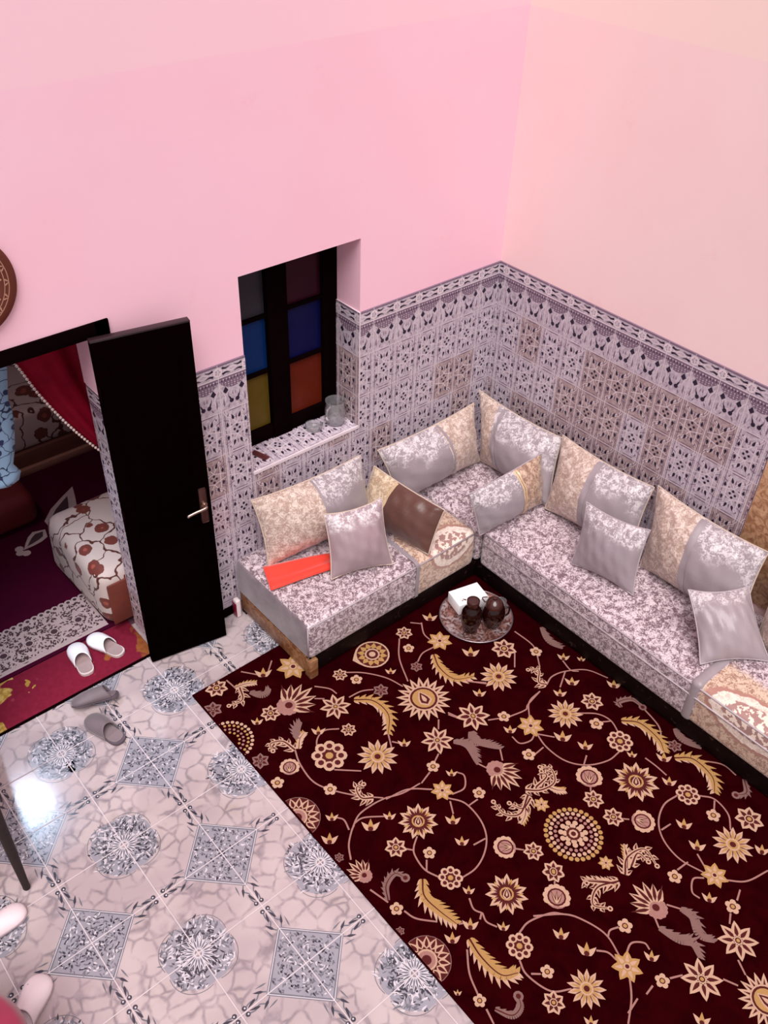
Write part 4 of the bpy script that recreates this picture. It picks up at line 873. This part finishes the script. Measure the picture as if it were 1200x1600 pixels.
# ================================================================== WALL PLATE
wp = tag(empty('wall_plate', (-3.045, -0.001, 2.38)), 'round brown carved plate hanging on the pink wall above the doorway', 'wall plate'); wp.rotation_euler = (PI / 2, 0, 0)
M['disc'] = plain('brown_copper', (0.13, 0.028, 0.016), 0.35, 0.3); M['disc_in'] = plain('reddish_copper_center', (0.24, 0.075, 0.045), 0.3, 0.4)
lathe('plate_rim', [(0.19, 0.0), (0.214, 0.008), (0.214, 0.022), (0.2, 0.03), (0.155, 0.022), (0.14, 0.012), (0.14, 0.0)], M['disc'], wp, 64)
lathe('plate_center', [(0.0, 0.018), (0.08, 0.016), (0.142, 0.010), (0.142, 0.0), (0, 0)], M['disc_in'], wp, 64)
pa = Art(lambda u, v, h: (u, v, 0.0265 + h), None, 0.0005)
for r in (0.163, 0.18): pa.ring(0, 0, r, 0.0035, 0, 1, 60)
for q in range(36):
    a = 2 * PI * q / 36
    pa.petal(0.163 * math.cos(a), 0.163 * math.sin(a), a + (0.7 if q % 2 else -0.7), 0.026, 0.007, 0, 2)
    if q % 3 == 0: pa.disc(0.151 * math.cos(a), 0.151 * math.sin(a), 0.005, 0, 2, 6)
pa.build('engraved_band', [plain('pale_engraving', (0.50, 0.25, 0.17), 0.4, 0.3)], wp)

# ================================================================== SLIPPERS
PROF = [(0, 0), (0.02, .42), (0.06, .66), (.15, .80), (.3, .80), (.45, .80), (.6, .92), (.75, 1.0), (.86, .93), (.94, .68), (.985, .35), (1, 0)]
def pw(t):
    for (a, b), (c, d) in zip(PROF, PROF[1:]):
        if t <= c: return b + (d - b) * (t - a) / (c - a)
    return 0
def slipper(name, toe, heel, width, mats, label, cat='slipper', group=None, z=0.0, roll=0.0, start=0.46, holes=False, high=0.058, cup=0.0):
    """mats: sole, upper, insole; local x runs heel to toe"""
    T_, H_ = Vector((*toe, 0)), Vector((*heel, 0)); L = (T_ - H_).length; a = math.atan2(toe[1] - heel[1], toe[0] - heel[0])
    r = tag(empty(name, (heel[0], heel[1], z)), label, cat, group); r.rotation_euler = (roll, 0, a)
    ts = [0.5 - 0.5 * math.cos(PI * i / 22) for i in range(23)]
    out = [(L * t, width / 2 * pw(t)) for t in ts] + [(L * t, -width / 2 * pw(t)) for t in ts[::-1][1:-1]]
    def slab(nm, k, z0, z1, m):
        n = len(out); cx = L * 0.5
        P = [(cx + (x - cx) * k, y * k) for x, y in out]
        vs = [(x, y, z0) for x, y in P] + [(x, y, z1) for x, y in P]
        mesh_obj(nm, vs, [tuple(range(n))[::-1], tuple(range(n, 2 * n))] + [(i, (i + 1) % n, n + (i + 1) % n, n + i) for i in range(n)], m, r)
    slab('sole', 1.0, 0.0005, 0.017, mats[0]); slab('insole', 0.9, 0.0165, 0.021, mats[2])
    vs, fs = [], []; NT_, NA = 16, 14
    for i in range(NT_ + 1):
        t = start + (1 - start) * (i / NT_); h = high * (1 - ((t - start) / (1 - start)) ** 2.4) ** 0.62 * (1 - 0.25 * (t - start)) + 0.002
        for k in range(NA + 1):
            q = PI * k / NA; w = width / 2 * pw(t) * 1.03
            back = 0.14 * L * (1 - math.sin(q)) * (1 - i / NT_) * -1     # the opening swings back along the sides
            vs.append((L * t + back, w * math.cos(q), 0.012 + h * math.sin(q) ** 0.75))
    for i in range(NT_):
        for k in range(NA): b = i * (NA + 1) + k; fs.append((b, b + NA + 1, b + NA + 2, b + 1))
    u = mesh_obj('upper', vs, fs, mats[1], r, smooth=True); md = u.modifiers.new('thick', 'SOLIDIFY'); md.thickness = 0.004; md.offset = -1
    if holes:
        hm = plain('vent_hole', (0.03, 0.015, 0.02), 0.6)
        for i, (tx, qy) in enumerate(((0.62, 0.38), (0.60, 0.63), (0.72, 0.33))):
            q = PI * qy; t = tx; h = high * (1 - ((t - start) / (1 - start)) ** 2.4) ** 0.62 * (1 - 0.25 * (t - start))
            lathe('vent_hole', [(0, 0.001), (0.006, 0)], hm, r, 10, (L * t, width / 2 * pw(t) * 1.04 * math.cos(q), 0.015 + h * math.sin(q) ** 0.75))
    return r
white = plain('white_vinyl', (0.95, 0.92, 0.98), 0.35, var=0.01); insg = plain('taupe_insole', (0.34, 0.24, 0.24), 0.7); rimw = plain('cream_sole', (0.62, 0.50, 0.50), 0.5)
greyu = plain('mauve_grey_slipper_fabric', (0.15, 0.11, 0.125), 0.6, sheen=0.3); greyi = plain('mauve_grey_insole', (0.21, 0.155, 0.165), 0.7); greys = plain('dark_grey_sole', (0.10, 0.07, 0.09), 0.6)
slipper('slipper', (-2.892, 0.325), (-2.925, 0.075), 0.105, (rimw, white, insg), 'white toed open slipper on the red doormat, the left one of the white pair', group='white slippers on the doormat', z=0.0085)
slipper('slipper', (-2.80, 0.325), (-2.71, 0.09), 0.10, (rimw, white, insg), 'white toed open slipper on the red doormat, the right one nearer the door leaf', group='white slippers on the doormat', z=0.0085)
slipper('slipper', (-3.10, -0.075), (-2.865, -0.16), 0.10, (greys, greyu, greyi), 'mauve grey slipper tipped on its side on the tiles, nearest the doormat', group='grey slippers on the tiles', z=0.024, roll=math.radians(28), start=0.30)
slipper('slipper', (-3.065, -0.185), (-2.995, -0.44), 0.105, (greys, greyu, greyi), 'mauve grey slipper standing flat on the tiles, open heel towards the room', group='grey slippers on the tiles', z=0.0025, start=0.42)
wc = plain('white_rubber', (0.90, 0.74, 0.78), 0.3, var=0.01)
slipper('clog', (-3.805, -1.285), (-3.99, -1.44), 0.11, (wc, wc, wc), 'white rubber clog with vent holes beside the crimson pouffe', 'shoe', 'white rubber clogs', 0.0025, start=0.3, holes=True, high=0.065)
slipper('clog', (-3.745, -0.955), (-3.98, -0.99), 0.10, (wc, wc, wc), 'white rubber clog beside the dark table leg', 'shoe', 'white rubber clogs', 0.0025, start=0.3, holes=True, high=0.06)
pf = tag(empty('pouffe', (-4.235, -1.62, 0)), 'crimson upholstered pouffe at the lower left corner of the photo', 'pouffe')
M['crimson'] = plain('crimson_velvet', (0.30, 0.006, 0.05), 0.7, sheen=0.5)
lathe('pouffe_body', [(0, 0.003), (0.25, 0.003), (0.272, 0.03), (0.285, 0.22), (0.27, 0.40), (0, 0.40)], M['crimson'], pf, 40)
lathe('pouffe_cushion', [(0.26, 0.398), (0.292, 0.42), (0.297, 0.46), (0.27, 0.495), (0.12, 0.51), (0, 0.512)], M['crimson'], pf, 40)

tb = tag(empty('side_table', (-4.02, -0.58, 0)), 'dark wooden table standing at the left edge, only one leg in view', 'table')
boxes('table_top', [(-0.36, 0.36, -0.33, 0.33, 0.71, 0.74)], M['leg_wood'], tb, bev=0.008)
boxes('apron', [(-0.31, 0.31, -0.285, -0.265, 0.64, 0.71), (-0.31, 0.31, 0.265, 0.285, 0.64, 0.71), (-0.31, -0.29, -0.28, 0.28, 0.64, 0.71), (0.29, 0.31, -0.28, 0.28, 0.64, 0.71)], M['leg_wood'], tb)
for sx in (1, -1):
    for sy in (1, -1):
        lathe('leg', [(0, 0.001), (0.014, 0.001), (0.017, 0.01), (0.016, 0.03), (0.022, 0.3), (0.026, 0.71), (0, 0.71)], M['leg_wood'], tb, 14, (0.318 * sx, -0.29 * (-sy), 0))

# ================================================================== DOORWAY MAT AND THE ROOM BEHIND
t = NT('doormat_print'); P = t.obj(); x, y, z = t.sep(P); n = t.noise(P, 5.5, 3, 0.5, 0.5); n2 = t.noise(P, 40, 3)
red = t.mix(n2, (0.13, 0.006, 0.018), (0.22, 0.014, 0.04))
lf = t.mix(t.ramp(n2, 0.4, 0.6), (0.36, 0.20, 0.04), (0.55, 0.36, 0.10))
og = t.mix(n2, (0.15, 0.03, 0.01), (0.35, 0.12, 0.035))
e = t.math('ADD', n, t.math('MULTIPLY', t.math('MULTIPLY', x, -1.0), 0.55))
c = t.mix(t.ramp(e, 0.73, 0.74), red, lf); c = t.mix(t.ramp(t.math('ADD', n, t.math('MULTIPLY', x, 0.9)), 0.90, 0.95), c, og)
c = t.mix(t.math('MULTIPLY', t.ramp(t.noise(P, 9, 2), 0.66, 0.70), 0.4), c, (0.36, 0.06, 0.09))
M['mat'] = t.fin(c, 0.85, 0, 0.1)
o = boxes('doormat', [(-3.48, -2.56, 0.012, 0.328, 0.0005, 0.008)], M['mat'], bev=0.002, loc=(-3.05, 0.17, 0)); tag(o, 'red doormat with yellow leaf print lying in the doorway under the white slippers', 'doormat')
struct(boxes('trim_6', [(-3.485, -2.555, -0.004, 0.010, 0.0, 0.007)], M['black_frame']))
M['plum'] = plain('plum_pile', (0.050, 0.002, 0.016), 0.95, spec=0.05, scale=4, var=0.15)
M['lace'] = plain('lace_ivory', (0.45, 0.34, 0.34), 0.9, spec=0.1, scale=30); M['lace_d'] = plain('lace_dark_thread', (0.05, 0.02, 0.03), 0.9)  # ivory ground and the dark threads of the lace
ca = Art(lambda u, v, h: (u, v, 0.009 + h), [(-4.6, -2.0, 0.345, 2.9)], 0.0004)
rn = random.Random(9)
ca.poly([(-4.5, 0.36), (-2.66, 0.36), (-2.66, 0.66), (-4.5, 0.66)], 1, 1)
for i in range(46): ca.disc(-2.68 - 0.042 * i, 0.667, 0.024, 1, 2, 8); ca.disc(-2.68 - 0.042 * i, 0.668, 0.012, 2, 3, 6)
for i in range(1500):
    ca.petal(rn.uniform(-4.0, -2.67), rn.uniform(0.375, 0.64), rn.uniform(0, PI), rn.uniform(0.012, 0.030), rn.uniform(0.006, 0.012), 2, 3)
for i in range(12):
    x0 = -2.72 - i * 0.15; ca.line(sp2([(x0, 0.38), (x0 - 0.04, 0.44), (x0, 0.5), (x0 - 0.05, 0.58)]), 0.014, 1, 4); ca.disc(x0 - 0.06, 0.5, 0.03, 2, 4, 8); ca.ring(x0 - 0.06, 0.5, 0.02, 0.008, 1, 5, 10)
ca.line([(-4.5, 0.385), (-2.66, 0.385)], 0.012, 1, 5)
mx, my = -2.745, 1.33          # diamond motif near the low bench
d_ = math.atan2(-0.28, -0.9)
ca.petal(-2.58, 1.38, math.atan2(1.28 - 1.38, -2.76 + 2.58), 0.22, 0.12, 1, 2); ca.petal(-2.60, 1.37, math.atan2(1.28 - 1.38, -2.76 + 2.58), 0.16, 0.06, 2, 3)
for a, b in ((-2.80, 1.26), (-2.77, 1.235), (-2.79, 1.30)): ca.disc(a, b, 0.028, 1, 3, 8)
ca.petal(-2.55, 1.3, 0.9, 0.5, 0.2, 1, 2); ca.petal(-2.5, 1.38, 0.9, 0.3, 0.1, 2, 3)
cp = ca.build('carpet', [M['plum'], M['lace'], M['lace_d']], loc=(-3.2, 1.6, 0), extra=boxgeo(-4.6, -1.3, 0.335, 2.95, 0.0004, 0.009)); tag(cp, 'plum carpet with an ivory lace pattern border in the room behind the doorway', 'carpet')
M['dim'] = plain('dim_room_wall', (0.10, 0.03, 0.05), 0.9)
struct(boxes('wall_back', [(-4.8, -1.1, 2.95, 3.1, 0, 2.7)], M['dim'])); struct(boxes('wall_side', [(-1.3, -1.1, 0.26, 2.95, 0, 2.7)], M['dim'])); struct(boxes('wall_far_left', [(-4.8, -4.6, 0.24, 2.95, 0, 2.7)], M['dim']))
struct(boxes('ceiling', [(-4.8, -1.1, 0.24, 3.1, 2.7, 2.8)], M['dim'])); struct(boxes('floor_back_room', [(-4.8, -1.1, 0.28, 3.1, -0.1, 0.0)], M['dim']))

def floral(name, ground, ink, sc=7.5):
    t = NT(name); P = t.n('ShaderNodeNewGeometry').outputs['Position']
    vd = t.vor(P, sc, 'F1'); e = t.vor(P, sc * 0.8, 'DISTANCE_TO_EDGE'); n = t.noise(P, 25, 3)
    dm = t.n('ShaderNodeTexNoise'); t.put(dm.inputs['Vector'], P); dm.inputs['Scale'].default_value = 9
    mvv = t.n('ShaderNodeMix', data_type='VECTOR'); mvv.inputs[0].default_value = 0.12; t.put(mvv.inputs[4], P); t.put(mvv.inputs[5], dm.outputs['Color']); e = t.vor(mvv.outputs[1], sc * 0.75, 'DISTANCE_TO_EDGE')
    r = t.math('ADD', vd, t.math('MULTIPLY', t.math('SUBTRACT', n, 0.5), 0.22))
    c = t.mix(t.ramp(e, 0.018, 0.03, 1, 0), ground, tuple(a * 0.55 for a in ink))
    c = t.mix(t.ramp(r, 0.31, 0.33, 1, 0), c, ink); c = t.mix(t.ramp(r, 0.09, 0.11, 1, 0), c, tuple(min(1, a * 2.2) for a in ink))
    return t.fin(c, 0.6, 0, 0.3, 0.1)
M['floral'] = floral('ivory_floral_upholstery', (0.62, 0.50, 0.47), (0.17, 0.035, 0.025))
M['skirt'] = plain('reddish_brown_skirt', (0.16, 0.03, 0.018), 0.7, var=0.25, scale=6)
pb = tag(empty('upholstered_bench', (-2.35, 0.65, 0)), 'low bench covered in ivory fabric with brown flowers, just inside the doorway', 'bench')
bm = bmesh.new(); box(bm, -0.335, 0.4, -0.36, 0.37, 0.012, 0.43, 0.085, 5)
for v in bm.verts: v.co.x += 0.012 * math.sin(v.co.y * 14) * (v.co.z < 0.2)
bm_obj('cover', bm, M['floral'], pb, True, 50)
boxes('end_flap', [(-0.30, 0.40, -0.372, -0.358, 0.06, 0.36)], M['skirt'], pb, bev=0.006)
fb = tag(empty('upholstered_bench', (-2.7, 2.45, 0)), 'floral bench along the far wall of the room behind the doorway', 'bench')
boxes('bench_board', [(-1.8, 1.35, -0.42, 0.45, 0.02, 0.17)], plain('bench_board_wood', (0.14, 0.05, 0.035), 0.5), fb, bev=0.004)
boxes('bottom_rail', [(-1.8, 1.35, -0.455, -0.42, 0.0095, 0.06)], plain('pale_rail_wood', (0.36, 0.17, 0.12), 0.5), fb, bev=0.004)
boxes('seat_cover', [(-1.8, 1.35, -0.40, 0.45, 0.17, 0.46)], floral('dim_floral_upholstery', (0.48, 0.36, 0.33), (0.13, 0.03, 0.02), 6), fb, bev=0.04, seg=4)
M['navy'] = floral('navy_cushion_print', (0.02, 0.012, 0.05), (0.07, 0.05, 0.14), 12)
for xx, lb in ((-2.55, 'dark navy patterned cushion on the far bench, partly behind the red curtain'), (-3.1, 'dark navy patterned cushion on the far bench, nearer the left edge of the doorway')):
    bm = bmesh.new(); box(bm, -0.26, 0.26, -0.08, 0.08, 0, 0.42, 0.06, 4); c_ = bm_obj('back_cushion', bm, M['navy'], None, True, 60); c_.location = (xx, 2.72, 0.475); c_.rotation_euler = (-0.15, 0, 0); tag(c_, lb, 'cushion', 'navy cushions on the far bench')

# curtain with a beaded edge
edge = spline([(-3.02, 2.22), (-2.93, 2.03), (-2.825, 1.855), (-2.74, 1.66), (-2.65, 1.48), (-2.545, 1.275), (-2.46, 1.12)], 8) if False else [(p.x, p.y) for p in spline([(-3.02, 2.22, 0), (-2.93, 2.03, 0), (-2.825, 1.855, 0), (-2.75, 1.66, 0), (-2.655, 1.46, 0), (-2.545, 1.275, 0), (-2.45, 1.15, 0)], 8)]
vs, fs = [], []; n = len(edge); NA = 24
for i, (ex, ez) in enumerate(edge):
    s = i / (n - 1); tx, tz = -2.30 + 0.02 * s, 2.30 - 1.1 * s
    for k in range(NA + 1):
        a = k / NA; x = ex * (1 - a) + tx * a; z = ez * (1 - a) + tz * a - 0.05 * math.sin(PI * a) * s
        vs.append((x, 0.31 + 0.022 * math.sin(a * 15 + s * 2) * (1 - 0.5 * s) + 0.01 * math.sin(a * 31), z))
for i in range(n - 1):
    for k in range(NA): b = i * (NA + 1) + k; fs.append((b, b + 1, b + NA + 2, b + NA + 1))
cu = tag(empty('curtain', (-2.5, 0.31, 2.3)), 'dark red velvet curtain swept to the right behind the doorway, with a beaded edge', 'curtain')
child_at(mesh_obj('drape', vs, fs, plain('dark_red_velvet', (0.24, 0.002, 0.018), 0.7, sheen=0.0, var=0.15, spec=0.1), cu, smooth=True, loc=(-2.5, 0.31, 2.3)))
bm = bmesh.new()
P = [Vector((x, 0.30, z)) for x, z in edge]; acc = 0
for a, b in zip(P, P[1:]):
    L = (b - a).length
    while acc < L:
        p = a + (b - a) * (acc / L); bmesh.ops.create_icosphere(bm, subdivisions=2, radius=0.0075, matrix=Matrix.Translation(p + Vector((-0.006, -0.012, -0.004)))); acc += 0.021
    acc -= L
child_at(bm_obj('bead_trim', bm, plain('ivory_beads', (0.75, 0.52, 0.46), 0.5), cu, True, loc=(-2.5, 0.31, 2.3)))

# pale blue print drape at the left side of the doorway
vs, fs = [], []
eR = [(2.25, -2.80), (1.88, -2.865), (1.70, -2.90), (1.60, -2.895), (1.45, -2.925), (1.36, -2.955), (1.31, -2.93), (1.27, -2.95), (1.255, -3.0)]
for i, (z, xr) in enumerate(eR):
    for k in range(13): a = k / 12; vs.append((xr * (1 - a) + -3.42 * a, 0.258 + 0.012 * math.sin(a * 16 + i * 0.4), z + 0.02 * math.sin(a * 9) * (i > 6)))
for i in range(len(eR) - 1):
    for k in range(12): b = i * 13 + k; fs.append((b, b + 1, b + 14, b + 13))
o = mesh_obj('drape', vs, fs, floral('pale_blue_print', (0.26, 0.40, 0.58), (0.02, 0.03, 0.10), 20), smooth=True, loc=(-3.1, 0.3, 2.25)); md = o.modifiers.new('t', 'SOLIDIFY'); md.thickness = 0.004
tag(o, 'pale blue cloth with dark blue print hanging at the left edge of the doorway', 'drape')
bm = bmesh.new(); box(bm, -0.3, 0.3, -0.22, 0.22, 0, 0.24, 0.07, 4); o = bm_obj('floor_cushion', bm, plain('deep_red_cushion', (0.13, 0.004, 0.006), 0.7), None, True, 60); o.location = (-2.86, 1.68, 0.0095); tag(o, 'deep red floor cushion in the back room, below the pale blue cloth', 'cushion')
cl = tag(empty('ceiling_lamp', (-3.23, 1.42, 2.69)), 'small round ceiling lamp in the back room above the plum carpet', 'lamp')
lathe('lamp_base', [(0, 0.008), (0.13, 0.008), (0.13, -0.02), (0.11, -0.02), (0.11, 0), (0, 0)], M['pewter'], cl, 32)
